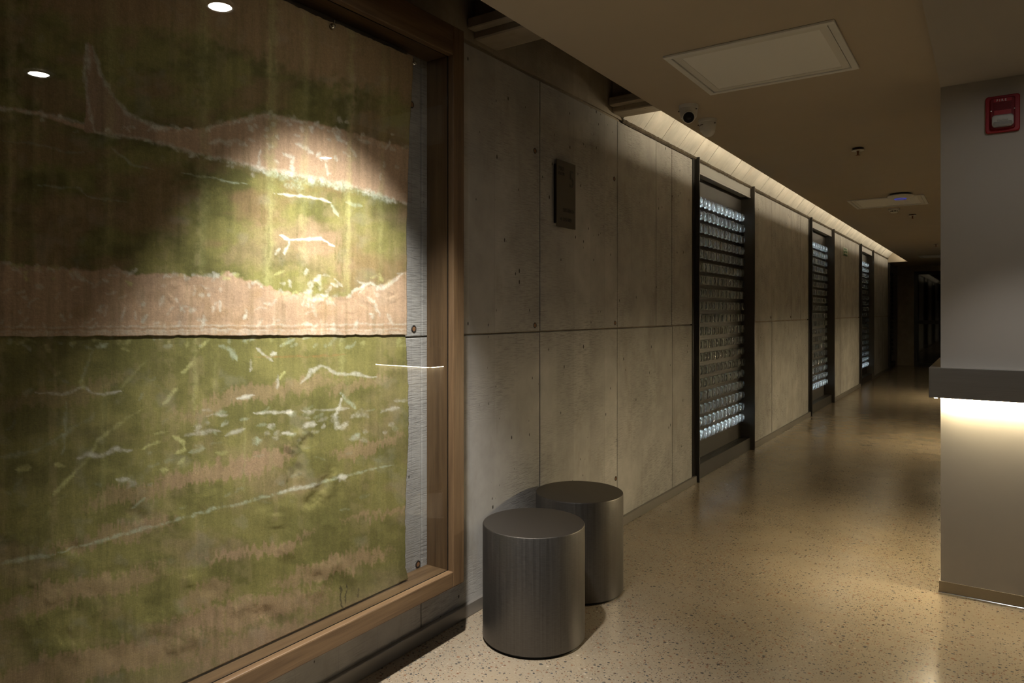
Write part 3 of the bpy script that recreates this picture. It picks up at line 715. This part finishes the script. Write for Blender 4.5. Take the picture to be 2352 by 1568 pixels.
def paint_lower(u, v):
    P = Paint(u, v)
    P.lay(0.85 * ss(0.35, 0.68, P.n1), DOL * 1.15)
    drip = lambda s: (fbm(u / 5.0, v / 400, s, 2) - 0.4) * 46
    slope = -0.22 * (u - 500)
    def patch(cx, cy, rx, ry, s, a=0.85, col=TAN * 0.82):
        e = ((u - cx) / rx) ** 2 + ((v - cy - slope + (-0.22 * (500 - cx)) * -1 - drip(s) * 0.4 + (P.n2 - .5) * 26) / ry) ** 2
        P.lay(a * ss(1.25, 0.75, e), col)
    def patch0(cx, cy, rx, ry, s, a=0.85, col=TAN * 0.55 + BROWN * 0.42):
        a = a * 0.85
        e = ((u - cx) / rx) ** 2 + ((v - cy + 0.22 * (u - cx) - np.maximum(drip(s), -6) * 0.8 + (P.n2 - .5) * 22 + (P.n1 - .5) * 40) / ry) ** 2
        P.lay(a * ss(1.5, 0.45, e + 0.9 * (P.n3 - 0.5)), col)
    for cx, cy, rx, ry, s, a in ((590, 905, 190, 20, 51, 0.6), (480, 1075, 130, 22, 52, 0.9), (600, 1055, 70, 20, 53, 0.95), (840, 1020, 80, 14, 54, 0.7), (300, 1130, 110, 20, 55, 0.55), (250, 1225, 150, 16, 56, 0.6),
                                 (590, 1258, 120, 12, 57, 0.85), (880, 1172, 90, 9, 58, 0.6), (180, 1350, 190, 30, 59, 0.7), (560, 1400, 190, 34, 60, 0.95), (470, 1360, 60, 26, 61, 0.7), (760, 1300, 130, 22, 62, 0.8), (200, 1525, 320, 34, 63, 0.75), (640, 1460, 220, 30, 64, 0.85), (-400, 1250, 300, 60, 65, 0.6), (120, 905, 160, 22, 66, 0.35), (820, 880, 70, 14, 67, 0.5)):
        patch0(cx, cy, rx, ry, s, a)
    P.lay(ss(1480, 1600, v + 0.40 * u - 160) * 0.5, TAN * 0.7)
    P.lay(0.35 * ss(0.5, 0.75, fbm(u / 120, v / 70, 71)) * ss(950, 1250, v + 0.2 * u), TAN * 0.8)
    for _ in range(170):
        x, y = rng.uniform(-100, 930), rng.uniform(1040, 1420); L = rng.uniform(14, 60)
        P.stroke([(x, y), (x + rng.uniform(-1, 1), y + L)], rng.uniform(1.6, 3.4), (OLIVE, DOL * 1.2, OLIVE * 0.8)[rng.randrange(3)], rng.uniform(0.35, 0.75), 0.4)
    # long pale marks copied one by one
    S = P.stroke
    S([(80, 900), (140, 908), (178, 893), (190, 888), (205, 900), (235, 905), (275, 899)], 4, PALE * 0.85, 0.75); S([(185, 870), (190, 895)], 7, LIME, 0.65); S([(50, 905), (75, 895)], 9, MINT * 0.9, 0.45)
    S([(215, 800), (195, 850), (185, 880)], 5, MINT * 0.8, 0.45); S([(335, 825), (300, 865), (275, 890)], 4, LIME * 0.7, 0.5); S([(150, 920), (148, 980), (142, 1045)], 4, MINT * 0.8, 0.6)
    S([(0, 1052), (80, 1035), (130, 1008), (185, 968)], 6, MINT * 0.75, 0.45); S([(440, 828), (425, 845), (412, 858)], 5, LIME, 0.75); S([(405, 890), (390, 905), (370, 928)], 5, LIME * 1.1, 0.8)
    S([(320, 940), (285, 965), (250, 990), (225, 1010), (205, 1045), (180, 1075), (140, 1115), (120, 1138)], 4.5, LIME * 0.8, 0.7); S([(170, 1085), (145, 1112), (120, 1138)], 6, LIME, 0.75)
    S([(175, 1050), (205, 1042), (235, 1048), (260, 1032), (300, 1034)], 6, PALE * 0.75, 0.75); S([(38, 1078), (68, 1073)], 7, LIME, 0.7); S([(122, 1066), (150, 1070)], 6, LIME * 1.2, 0.8)
    S([(325, 1028), (365, 1014)], 4.5, LIME * 1.1, 0.85); S([(350, 995), (380, 990)], 3.5, LIME, 0.7); S([(395, 1000), (418, 1014), (420, 1030), (400, 1042)], 5.5, LIME * 1.2, 0.85); S([(365, 1080), (384, 1078)], 5, LIME * 1.2, 0.8); S([(408, 1062), (420, 1050)], 5, LIME * 1.1, 0.75)
    S([(262, 1102), (292, 1101)], 5, PALE * 0.85, 0.75); S([(292, 1105), (308, 1108), (290, 1122)], 4, PALE * 0.6, 0.5); S([(303, 1168), (334, 1142)], 4, MINT, 0.6); S([(0, 1292), (60, 1282), (122, 1272)], 6, MINT, 0.65)
    S([(122, 1272), (200, 1250), (290, 1225), (380, 1200), (470, 1172), (560, 1150), (650, 1128), (720, 1112), (770, 1096), (800, 1090), (900, 1068)], 4.5, MINT * 1.15, 0.6, 0.85); S([(640, 1130), (680, 1120), (735, 1110)], 5, PALE, 0.7, 0.6); S([(772, 1097), (798, 1095)], 8, PALE * 1.1, 0.95, 0.2)
    S([(500, 790), (530, 805), (540, 830)], 6, MINT, 0.6); S([(587, 798), (605, 815), (622, 830)], 3.6, PALE * 0.9, 0.8); S([(618, 818), (632, 808)], 5, PALE, 0.75); S([(640, 797), (675, 778)], 5, MINT, 0.6); S([(574, 826), (572, 852)], 4, PALE * 0.9, 0.7)
    S([(652, 852), (640, 870)], 5, LIME * 1.2, 0.9); S([(635, 858), (634, 895)], 4, PALE * 0.85, 0.7); S([(690, 880), (712, 852), (730, 841), (748, 842), (772, 860), (810, 858), (862, 868)], 5, PALE * 0.9, 0.8, 0.4); S([(540, 916), (560, 912), (582, 908)], 4, PALE, 0.9, 0.3)
    S([(470, 955), (500, 952), (520, 954)], 3.5, PALE * 0.85, 0.7); S([(580, 948), (640, 947), (668, 945)], 4, PALE, 0.85, 0.5); S([(655, 946), (670, 944)], 6, PALE * 1.2, 1.0, 0.1); S([(690, 943), (740, 940), (800, 938)], 3.5, PALE * 0.9, 0.6); S([(780, 900), (800, 925), (815, 938)], 4, MINT, 0.7); S([(786, 905), (775, 940), (768, 952)], 4, PALE, 0.75)
    S([(766, 950), (770, 980), (794, 976)], 7, PALE, 0.75, 0.5); S([(800, 958), (830, 948), (840, 958)], 7, PALE * 0.9, 0.6); S([(870, 945), (900, 938), (912, 936)], 4, PALE * 0.9, 0.75); S([(900, 918), (932, 920)], 4, PALE * 0.8, 0.6)
    S([(420, 1000), (460, 992), (505, 988)], 5, PALE * 0.8, 0.6); S([(515, 1000), (545, 990), (560, 985)], 5, PALE * 0.9, 0.75); S([(610, 980), (630, 972)], 6, PALE * 0.9, 0.7); S([(645, 992), (668, 994)], 5, PALE * 1.1, 0.9); S([(690, 980), (705, 974), (725, 972)], 6, PALE, 0.85); S([(735, 980), (745, 978)], 6, PALE, 0.8); S([(588, 1005), (588, 1025)], 9, MINT * 1.1, 0.6, 0.8)
    S([(495, 1040), (522, 1038)], 5, LIME, 0.65); S([(430, 1040), (470, 1030)], 5, MINT, 0.5); S([(300, 780), (280, 790)], 6, LIME * 0.8, 0.6); S([(100, 790), (115, 810)], 5, LIME * 0.9, 0.65); S([(455, 800), (480, 778)], 5, LIME, 0.7); S([(125, 862), (138, 855)], 6, LIME * 0.8, 0.6)
    dashes(P, 46, (440, 940, 900, 1010), 8, 26, 4.5, (MINT, PALE * 0.85), -12, 22, 0.5); dashes(P, 50, (0, 772, 930, 800), 8, 26, 4.5, (LIME * 0.9, MINT), -40, 90, 0.5); dashes(P, 40, (300, 1020, 900, 1180), 10, 30, 4, (MINT * 0.8, OLIVE * 1.3), -15, 25, 0.35)
    dashes(P, 30, (-300, 860, 420, 1200), 12, 40, 4, (MINT * 0.6, LIME * 0.6), -25, 40, 0.4)
    for x, y0, y1, w_, a in ((446, 770, 950, 7, 0.6), (785, 770, 860, 9, 0.6), (795, 860, 930, 8, 0.5), (236, 850, 1170, 9, 0.35), (5, 770, 1100, 8, 0.35), (560, 960, 1130, 3, 0.5), (622, 1000, 1100, 9, 0.3), (492, 830, 900, 5, 0.4), (872, 780, 1250, 4, 0.25)):
        S([(x, y0), (x - 3, y1)], w_, LIME * 0.8, a * 0.7, 0.6, 0.05)
    S([(580, 820), (700, 818), (790, 815)], 2.5, (0.34, 0.17, 0.06), 0.6); S([(780, 1345), (784, 1395)], 2.2, (0.02, 0.02, 0.015), 0.9, 0.1); S([(795, 1340), (793, 1385)], 2.2, (0.02, 0.02, 0.015), 0.9, 0.1); S([(822, 1350), (820, 1372)], 1.8, (0.03, 0.03, 0.02), 0.8, 0.1)
    S([(482, 1330), (483, 1400)], 2, BROWN * 0.7, 0.7)
    R = P.ridge
    R([(690, 985), (672, 1015), (655, 1040)], 12, 0.010); R([(715, 995), (690, 1030)], 10, -0.006); R([(690, 1065), (672, 1090), (655, 1140)], 9, -0.008); R([(765, 1065), (745, 1110), (715, 1150), (690, 1168)], 8, -0.011); R([(775, 1075), (757, 1115), (730, 1150)], 9, 0.008)
    R([(690, 1180), (665, 1240), (640, 1290)], 11, 0.007); R([(710, 1290), (740, 1320), (725, 1350), (700, 1372), (690, 1410)], 11, 0.010); R([(730, 1310), (780, 1295), (800, 1320), (812, 1345)], 9, 0.007); R([(745, 1300), (720, 1345), (690, 1400)], 8, -0.008)
    R([(600, 1390), (620, 1425), (660, 1435)], 12, -0.009); R([(520, 1410), (600, 1370)], 10, 0.005); R([(480, 1000), (484, 1080), (478, 1140)], 14, -0.006); R([(250, 1500), (320, 1450), (420, 1400)], 16, 0.006); R([(60, 1520), (200, 1480)], 18, 0.006); R([(380, 1500), (460, 1450)], 12, 0.006)
    for _ in range(40):
        x, y = rng.uniform(0, 900), rng.uniform(1150, 1520); th = rng.uniform(-1.2, 1.6); L = rng.uniform(20, 70)
        R([(x, y), (x + L * math.cos(th), y + L * math.sin(th))], rng.uniform(7, 13), rng.uniform(-0.004, 0.005))
    P.h += 0.014 * (fbm(u / 280, v / 320, 81, 2) - 0.5) + 0.004 * (fbm(u / 70, v / 70, 82, 2) - 0.5)
    P.finish(); return P

def canvas_mat():
    m, nt, b, o = newmat('painted_cloth'); N = NT(nt); p = N.pos()
    at = N.n('ShaderNodeAttribute'); at.attribute_name = 'paint'
    n = N.noise(p, 420, 3, 0.7); wv = N.noise(N.scale(p, (1, 40, 700)), 1.0, 2); wv2 = N.noise(N.scale(p, (1, 700, 40)), 1.0, 2)
    f = N.map(N.math('ADD', N.math('MULTIPLY', n, 0.5), N.math('MULTIPLY', N.math('ADD', wv, wv2), 0.25)), 0.3, 0.7, 0.72, 1.25)
    g = N.n('ShaderNodeCombineColor', i_0=f, i_1=f, i_2=f)
    c = N.mix(1.0, at.outputs['Color'], g.outputs[0], 'MULTIPLY')
    nt.links.new(c, b.inputs['Base Color']); b.inputs['Roughness'].default_value = 0.85; b.inputs['Specular IOR Level'].default_value = 0.2
    N.bump(N.math('ADD', wv, wv2), 0.25, 0.001, b); return m
CANV = canvas_mat()

def cloth(name, yl, zt, zb, yr, x0, painter, parent, step=0.003):
    """zt, zb: functions of y; yr: function of z giving the ragged right edge"""
    ys_ = np.concatenate([np.arange(yl, 0.52, 0.02), np.arange(0.52, 1.9001, step)])
    sy = (ys_ - yl) / (1.9 - yl); nz = int(1.02 / step)
    tz = np.linspace(0, 1, nz)
    S, T = np.meshgrid(sy, tz)
    Yn = yl + S * (1.9 - yl); Z = zt(Yn) * (1 - T) + zb(Yn) * T
    Y = yl + S * (yr(Z) - yl)
    u, v = sheet_uv(Y.ravel(), Z.ravel()); P = painter(u, v)
    edge = np.minimum(T, 1 - T).ravel(); X = x0 + P.h * np.clip(edge * 11, 0.02, 1)
    nz_, ny_ = S.shape; idx = np.arange(nz_ * ny_).reshape(nz_, ny_)
    q = np.stack([idx[:-1, :-1], idx[1:, :-1], idx[1:, 1:], idx[:-1, 1:]], -1).reshape(-1, 4)
    me = bpy.data.meshes.new(name)
    me.vertices.add(X.size); me.vertices.foreach_set('co', np.stack([X, Y.ravel(), Z.ravel()], -1).ravel().astype(np.float32))
    me.loops.add(q.size); me.loops.foreach_set('vertex_index', q.ravel().astype(np.int32))
    me.polygons.add(len(q)); me.polygons.foreach_set('loop_start', np.arange(0, q.size, 4, dtype=np.int32)); me.polygons.foreach_set('loop_total', np.full(len(q), 4, dtype=np.int32))
    me.update(calc_edges=True); me.validate()
    me.polygons.foreach_set('use_smooth', np.ones(len(me.polygons), bool))
    at = me.attributes.new('paint', 'FLOAT_COLOR', 'POINT')
    at.data.foreach_set('color', np.concatenate([np.clip(P.c, 0, 1), np.ones((len(P.c), 1))], 1).ravel().astype(np.float32))
    o = link(name, me, CANV, parent)
    md = o.modifiers.new('thickness', 'SOLIDIFY'); md.thickness = 0.0015; md.offset = 0
    return o

pc = thing('painted_canvas', (XC, 0.6, IZ0), 'unframed green and tan painted cloth hanging in the display case', 'painting')
def yr_up(z): return np.interp(z, [1.18, 1.56, 1.9, 2.22], [1.874, 1.872, 1.885, 1.91]) + 0.004 * (fbm(z * 60, z * 0 + 3.0, 91) - 0.5)
def yr_lo(z): return np.interp(z, [0.28, 0.34, 0.55, 0.8, 1.0, 1.26], [1.890, 1.872, 1.870, 1.885, 1.884, 1.866]) + 0.008 * (fbm(z * 50, z * 0 + 5.0, 92) - 0.5)
cloth('upper_cloth', -0.55, lambda y: 2.205 + 0.016 * (fbm(y * 5, y * 0, 93) - 0.5) + 0.006 * (fbm(y * 60, y * 0, 94) - 0.5), lambda y: np.interp(y, [-0.55, 0.6, 1.9], [1.23, 1.217, 1.184]) + 0.006 * (fbm(y * 40, y * 0, 95) - 0.5), yr_up, 0.0575, paint_upper, pc)
cloth('lower_cloth', -0.55, lambda y: 1.240 + y * 0, lambda y: IZ0 + 0.006 + y * 0, yr_lo, 0.0545, paint_lower, pc)
box('hanging_batten', (0.003, -0.6, 2.172), (0.022, 1.915, 2.236), M['jamb'], pc)
hook = lathe_mesh('hook_disc', [(0.0, 0.010), (0.006, 0.009), (0.009, 0.005), (0.010, 0.0)], 16, 'X')
for y, z in ((1.521, 2.186), (1.905, 2.180), (0.95, 2.186), (0.35, 2.186)):
    hk = link('hook', hook, M['chrome'], pc, (0.064, y, z))
    box('hook_stem', (0.024, y + 0.006, z + 0.010), (0.066, y + 0.009, z + 0.022), M['chrome'], hk)

# ------------------------------------------------------------------ stools
bodym = lathe_mesh('stool_body', [(0.197, 0.010), (0.2, 0.0125), (0.2, 0.440), (0.1985, 0.4435)], 96, sharp=25)
topm = lathe_mesh('stool_top', [(0.0, 0.0), (0.1962, 0.0), (0.1985, -0.0015), (0.1985, -0.012)], 96, sharp=25)
plm = lathe_mesh('stool_plinth', [(0.0, 0.010), (0.19, 0.010), (0.19, 0.0), (0.0, 0.0)], 64)
for (x, y), lb in (((0.331, 2.303), 'dark brushed metal drum stool standing nearer the display case'), ((0.252, 2.815), 'dark brushed metal drum stool standing behind the other, against the wall')):
    t = thing('drum_stool', (x, y, 0), lb, 'stool', 'pair of drum stools')
    link('body', bodym, M['stool'], t, (x, y, 0)); link('top', topm, M['stooltop'], t, (x, y, 0.4445)); link('plinth', plm, M['black'], t, (x, y, 0))

# ------------------------------------------------------------------ floor number plaque
sg = thing('floor_sign', (0, 3.087, 1.695), 'dark bronze plaque with a large 5 on the concrete wall', 'sign')
box('spacer', (0.001, 3.005, 1.715), (0.022, 3.165, 2.01), M['black'], sg)
box('plate', (0.022, 2.992, 1.695), (0.027, 3.182, 2.032), M['plaque'], sg, bev=0.0006)
RW = (math.pi / 2, 0, math.pi / 2)
text_obj('lettering', 'PISO', 0.030, (0.0272, 3.008, 1.980), RW, M['ink'], sg, sx=0.9)
text_obj('lettering', 'FLOOR', 0.022, (0.0272, 3.008, 1.957), RW, M['ink'], sg, sx=0.85)
text_obj('numeral', '5', 0.125, (0.0272, 3.116, 1.908), RW, M['ink'], sg, sx=0.82)
text_obj('lettering', '501-504', 0.027, (0.0272, 3.052, 1.775), RW, M['ink'], sg, sx=0.95)
text_obj('lettering', '505-509', 0.027, (0.0272, 3.052, 1.727), RW, M['ink'], sg, sx=0.95)
def arrow(y0, y1, zc, h):
    me = bpy.data.meshes.new('arrow'); x = 0.0277
    vs = [(x, y0, zc - h), (x, y0, zc + h), (x, y1, zc), (x - 0.0006, y0, zc - h), (x - 0.0006, y0, zc + h), (x - 0.0006, y1, zc)]
    me.from_pydata(vs, [], [(0, 1, 2), (3, 5, 4), (0, 3, 4, 1), (1, 4, 5, 2), (2, 5, 3, 0)]); me.update()
    bm = bmesh.new(); bm.from_mesh(me); bmesh.ops.recalc_face_normals(bm, faces=bm.faces); bm.to_mesh(me); bm.free()
    return link('arrow', me, M['ink'], sg)
arrow(3.150, 3.170, 1.784, 0.010); arrow(3.040, 3.020, 1.736, 0.010)

# small green safety sign
gs = thing('safety_sign', (0, 11.59, 2.11), 'small green and white safety sign between the second and third niches', 'sign')
box('plate', (0.002, 11.40, 2.112), (0.006, 11.78, 2.238), M['pale'], gs)
for y0, y1, z0, z1 in ((11.46, 11.70, 2.20, 2.225), (11.42, 11.54, 2.15, 2.18), (11.56, 11.74, 2.16, 2.19), (11.42, 11.76, 2.118, 2.14)):
    box('print_block', (0.006, y0, z0), (0.0066, y1, z1), M['green'], gs)

# ------------------------------------------------------------------ ceiling fittings
def light_panel(x0, y0, x1, y1, label):
    t = thing('ceiling_light_panel', ((x0 + x1) / 2, (y0 + y1) / 2, CZ), label, 'ceiling light', 'square ceiling panels')
    w_ = 0.026
    for lo, hi in (((x0, y0), (x1, y0 + w_)), ((x0, y1 - w_), (x1, y1)), ((x0, y0 + w_), (x0 + w_, y1 - w_)), ((x1 - w_, y0 + w_), (x1, y1 - w_))):
        box('trim', (lo[0], lo[1], CZ - 0.010), (hi[0], hi[1], CZ - 0.0005), M['alu'], t, bev=0.0015)
    i = w_ + 0.004
    for lo, hi in (((x0 + i, y0 + i), (x1 - i, y0 + i + 0.03)), ((x0 + i, y1 - i - 0.03), (x1 - i, y1 - i)), ((x0 + i, y0 + i + 0.03), (x0 + i + 0.03, y1 - i - 0.03)), ((x1 - i - 0.03, y0 + i + 0.03), (x1 - i, y1 - i - 0.03))):
        box('inner_frame', (lo[0], lo[1], CZ - 0.006), (hi[0], hi[1], CZ - 0.0005), M['white'], t)
    i += 0.03
    box('diffuser', (x0 + i, y0 + i, CZ - 0.004), (x1 - i, y1 - i, CZ - 0.0005), M['diff'], t)
light_panel(0.686, 2.742, 1.342, 3.342, 'large unlit square light panel above the stools')
light_panel(0.682, 7.30, 1.318, 7.93, 'unlit square light panel behind the round access point')
light_panel(0.69, 15.3, 1.33, 15.95, 'farthest unlit square light panel near the dark door')

def dome_camera(x, y, label, aim=None):
    t = thing('dome_camera', (x, y, CZ), label, 'security camera', 'pair of white dome cameras')
    r = 0.049
    link('base', lathe_mesh('cam_base', [(0.0, 0.0), (r, 0.0), (r, -0.016), (r * 0.97, -0.018), (0, -0.018)], 40), M['white'], t, (x, y, CZ - 0.0005))
    link('shell', lathe_mesh('cam_shell', [(0.0, -0.0185), (r * 0.95, -0.0185), (r * 0.96, -0.021), (r * 0.84, -0.058), (r * 0.78, -0.064), (0.0, -0.064)], 40), M['white'], t, (x, y, CZ - 0.0005))
    bz = CZ - 0.058
    ball = lathe_mesh('cam_ball', [(0.0, -0.036)] + [(0.036 * math.sin(a), -0.036 * math.cos(a)) for a in np.linspace(0.15, 2.2, 12)], 32)
    d = Vector(aim).normalized() if aim else Vector((0.1, 0.9, -0.45)).normalized()
    link('ball', ball, M['white'], t, (x + d.x * 0.012, y + d.y * 0.012, bz))
    if aim:
        rot = Vector((0, 0, 1)).rotation_difference(d).to_matrix().to_4x4()
        c = Vector((x + d.x * 0.012, y + d.y * 0.012, bz)) + d * 0.029
        rm = lathe_mesh('cam_ring', [(0.031, -0.012), (0.0315, 0.008), (0.028, 0.0095), (0.0, 0.0095)], 32); rm.transform(rot); link('collar', rm, M['white'], t, c)
        fm = lathe_mesh('cam_face', [(0.0, 0.0105), (0.0125, 0.0105), (0.0135, 0.012), (0.026, 0.012), (0.0275, 0.0098)], 32); fm.transform(rot); link('face', fm, M['black'], t, c)
        lm = lathe_mesh('cam_lens', [(0.0, 0.0135), (0.008, 0.0128), (0.0122, 0.0108)], 24); lm.transform(rot); link('lens', lm, M['lensdark'], t, c)
    else:
        for k, (a0, wd, hh, zz) in enumerate(((-2.35, .010, .008, -.036), (-2.10, .012, .006, -.034), (-1.88, .009, .007, -.033))):
            rr = r * 0.90 + 0.0012; px, py = x + rr * math.cos(a0), y + rr * math.sin(a0)
            me = bpy.data.meshes.new('print'); tx, ty = -math.sin(a0), math.cos(a0); tl = 0.12 / 0.037 * 0.012
            n_ = Vector((math.cos(a0), math.sin(a0), 0)) * 0.0
            me.from_pydata([(-tx * wd / 2, -ty * wd / 2, -hh / 2), (tx * wd / 2, ty * wd / 2, -hh / 2), (tx * wd / 2, ty * wd / 2, hh / 2), (-tx * wd / 2, -ty * wd / 2, hh / 2)], [], [(0, 1, 2, 3)]); me.update()
            link('print_block', me, M['base'], t, (px, py, CZ + zz))
    for sgn in (-2.75, -0.35):
        rr = r * 0.945
        box('slot', (x + rr * math.cos(sgn) - 0.006, y + rr * math.sin(sgn) - 0.002, CZ - 0.030), (x + rr * math.cos(sgn) + 0.006, y + rr * math.sin(sgn) + 0.002, CZ - 0.026), M['black'], t)
dome_camera(0.528, 3.475, 'white dome camera with its black lens facing the viewer', (0.32, -0.86, -0.40))
dome_camera(0.520, 3.79, 'white dome camera turned away behind the one with visible lens')

def sprinkler(x, y, label):
    t = thing('fire_sprinkler', (x, y, CZ), label, 'sprinkler', 'ceiling sprinklers')
    link('ceiling_cup', lathe_mesh('cup', [(0.0, -0.001), (0.034, -0.001), (0.036, -0.0035), (0.0, -0.0035)], 32), M['jamb'], t, (x, y, CZ))
    link('escutcheon', lathe_mesh('esc', [(0.012, -0.012), (0.036, -0.014), (0.038, -0.017), (0.020, -0.020), (0.012, -0.020)], 32), M['white'], t, (x, y, CZ))
    link('stem', lathe_mesh('stem', [(0.012, -0.004), (0.009, -0.020), (0.006, -0.026), (0.004, -0.042), (0.005, -0.046), (0.0, -0.046)], 20), M['brass'], t, (x, y, CZ))
    link('deflector', lathe_mesh('defl', [(0.0, -0.046), (0.013, -0.046), (0.0135, -0.0475), (0.0, -0.0485)], 20), M['brass'], t, (x, y, CZ))
sprinkler(1.102, 5.0, 'brass ceiling sprinkler nearest to the viewer'); sprinkler(1.115, 8.75, 'ceiling sprinkler beyond the smoke detector'); sprinkler(1.117, 12.8, 'farthest ceiling sprinkler beside the pillar edge')

ap = thing('access_point', (1.145, 7.16, CZ), 'round white access point with a blue status light', 'access point')
link('mount', lathe_mesh('ap_mount', [(0.0, 0.0), (0.085, 0.0), (0.085, -0.012), (0.0, -0.012)], 40), M['black'], ap, (1.145, 7.16, CZ - 0.0005))
link('dome', lathe_mesh('ap_dome', [(0.0, -0.0125), (0.095, -0.0125), (0.106, -0.018), (0.108, -0.022), (0.098, -0.032), (0.060, -0.044), (0.0, -0.048)], 48), M['white'], ap, (1.145, 7.16, CZ))
link('status_ring', lathe_mesh('ap_ring', [(0.043, -0.0470), (0.048, -0.0465), (0.048, -0.0490), (0.043, -0.0492), (0.043, -0.0470)], 40), M['blue'], ap, (1.145, 7.16, CZ))
sd = thing('smoke_detector', (0.997, 8.15, CZ), 'small white smoke detector below the second light panel', 'smoke detector')
link('base', lathe_mesh('sd_base', [(0.0, 0.0), (0.052, 0.0), (0.052, -0.018), (0.046, -0.024), (0.0, -0.024)], 36), M['white'], sd, (0.997, 8.15, CZ - 0.0005))
link('chamber', lathe_mesh('sd_ch', [(0.034, -0.024), (0.034, -0.034), (0.0, -0.034)], 28), M['black'], sd, (0.997, 8.15, CZ))
link('cap', lathe_mesh('sd_cap', [(0.0, -0.034), (0.036, -0.034), (0.028, -0.046), (0.0, -0.050)], 28), M['white'], sd, (0.997, 8.15, CZ))
for a in np.linspace(0, 2 * math.pi, 8, endpoint=False):
    cx, cy = 0.997 + 0.0345 * math.cos(a), 8.15 + 0.0345 * math.sin(a)
    box('rib', (cx - 0.002, cy - 0.002, CZ - 0.036), (cx + 0.002, cy + 0.002, CZ - 0.023), M['white'], sd)

# ------------------------------------------------------------------ fire strobe on the pillar
FX, FZ = 1.853, 2.121; FYF = PY - 0.0005
fs_ = thing('fire_strobe', (FX, FYF, FZ - 0.08), 'red fire alarm strobe with clear lens high on the pillar', 'fire alarm')
def rounded(name, w_, h_, r, y0, y1, mat, parent, cx=FX, cz=FZ, inset=0.0):
    vs = []; n = 8
    def ringv(w2, h2, y):
        out = []
        for qx, qz, a0 in ((1, 1, 0), (-1, 1, 90), (-1, -1, 180), (1, -1, 270)):
            for i in range(n + 1):
                a = math.radians(a0 + 90 * i / n); out.append((qx * (w2 / 2 - r) + r * math.cos(a), y, qz * (h2 / 2 - r) + r * math.sin(a)))
        return out
    a = ringv(w_, h_, y0); b_ = ringv(w_, h_, y1 + (0.003 if y1 < y0 else 0)); c = ringv(w_ - 0.006 - inset, h_ - 0.006 - inset, y1); k = len(a)
    fs2 = []
    for s in (0, k):
        for i in range(k): j = (i + 1) % k; fs2.append((s + i, s + j, s + k + j, s + k + i))
    fs2.append(tuple(range(2 * k, 3 * k))); fs2.append(tuple(reversed(range(k))))
    me = bpy.data.meshes.new(name); me.from_pydata(a + b_ + c, [], fs2); me.update()
    bm = bmesh.new(); bm.from_mesh(me); bmesh.ops.recalc_face_normals(bm, faces=bm.faces); bm.to_mesh(me); bm.free()
    return link(name, me, mat, parent, (cx, FYF, cz))
rounded('back_plate', 0.122, 0.158, 0.012, 0, -0.016, M['red'], fs_)
rounded('housing', 0.088, 0.132, 0.008, -0.0165, -0.030, M['redd'], fs_)
box('grille_panel', (FX - 0.030, FYF - 0.034, FZ + 0.012), (FX + 0.030, FYF - 0.0305, FZ + 0.046), M['redd'], fs_)
for i in range(8):
    box('grille_slat', (FX - 0.029, FYF - 0.0355, FZ + 0.0145 + i * 0.0038), (FX + 0.029, FYF - 0.0341, FZ + 0.0165 + i * 0.0038), M['redd'], fs_)
box('label_band', (FX - 0.030, FYF - 0.0345, FZ - 0.012), (FX + 0.030, FYF - 0.0305, FZ + 0.0115), M['red'], fs_)
box('name_band', (FX - 0.032, FYF - 0.0335, FZ + 0.047), (FX + 0.032, FYF - 0.0305, FZ + 0.062), M['red'], fs_)
text_obj('lettering', 'F I R E', 0.0135, (FX - 0.004, FYF - 0.0337, FZ + 0.0495), (math.pi / 2, 0, 0), M['print_'], fs_, align='CENTER', depth=0.0004)
rf = rounded('reflector', 0.072, 0.046, 0.010, -0.0305, -0.034, M['print_'], fs_, cz=FZ - 0.036)
box('lens_lower', (FX - 0.033, FYF - 0.046, FZ - 0.056), (FX + 0.033, FYF - 0.0345, FZ - 0.040), M['headgrey'], fs_, bev=0.004)
rounded('lens_cover', 0.076, 0.050, 0.012, -0.0308, -0.052, M['clear'], fs_, cz=FZ - 0.036, inset=0.010)
box('flash_tube', (FX - 0.020, FYF - 0.040, FZ - 0.036), (FX + 0.018, FYF - 0.036, FZ - 0.031), M['chrome'], fs_)
for sx_ in (-0.041, 0.041):
    link('screw', lathe_mesh('screw', [(0.0, 0.003), (0.003, 0.002), (0.0035, 0.0)], 12, '-Y'), M['chrome'], fs_, (FX + sx_, FYF - 0.030, FZ + 0.012))

# ------------------------------------------------------------------ downlights
DL = ['recessed downlight aimed at the painted cloth', 'recessed downlight in the bulkhead near the viewer', 'recessed downlight in the bulkhead in front of the pillar']
for k, (loc, aim, watts, cone, blend, colr) in enumerate(SPOTS):
    zc = CZ if k == 0 else 2.279
    t = thing('downlight', (loc[0], loc[1], zc), DL[k], 'downlight', 'recessed downlights')
    link('trim_ring', lathe_mesh('dl_ring', [(0.036, -0.006), (0.040, -0.008), (0.052, -0.004), (0.053, 0.0)], 40), M['white'], t, (loc[0], loc[1], zc - 0.0003))
    link('lens', lathe_mesh('dl_lens', [(0.0, -0.0055), (0.0355, -0.0055), (0.0355, -0.0035)], 36), M['lens'], t, (loc[0], loc[1], zc))
    L = bpy.data.lights.new('downlight_lamp', 'SPOT'); L.energy = watts; L.spot_size = math.radians(cone); L.spot_blend = blend; L.color = colr; L.shadow_soft_size = 0.03
    lo_ = bpy.data.objects.new('lamp', L); COL.objects.link(lo_); lo_.parent = t
    lo_.location = Vector(loc) - Vector((loc[0], loc[1], zc))
    lo_.rotation_euler = (Vector(aim) - Vector(loc)).to_track_quat('-Z', 'Y').to_euler()
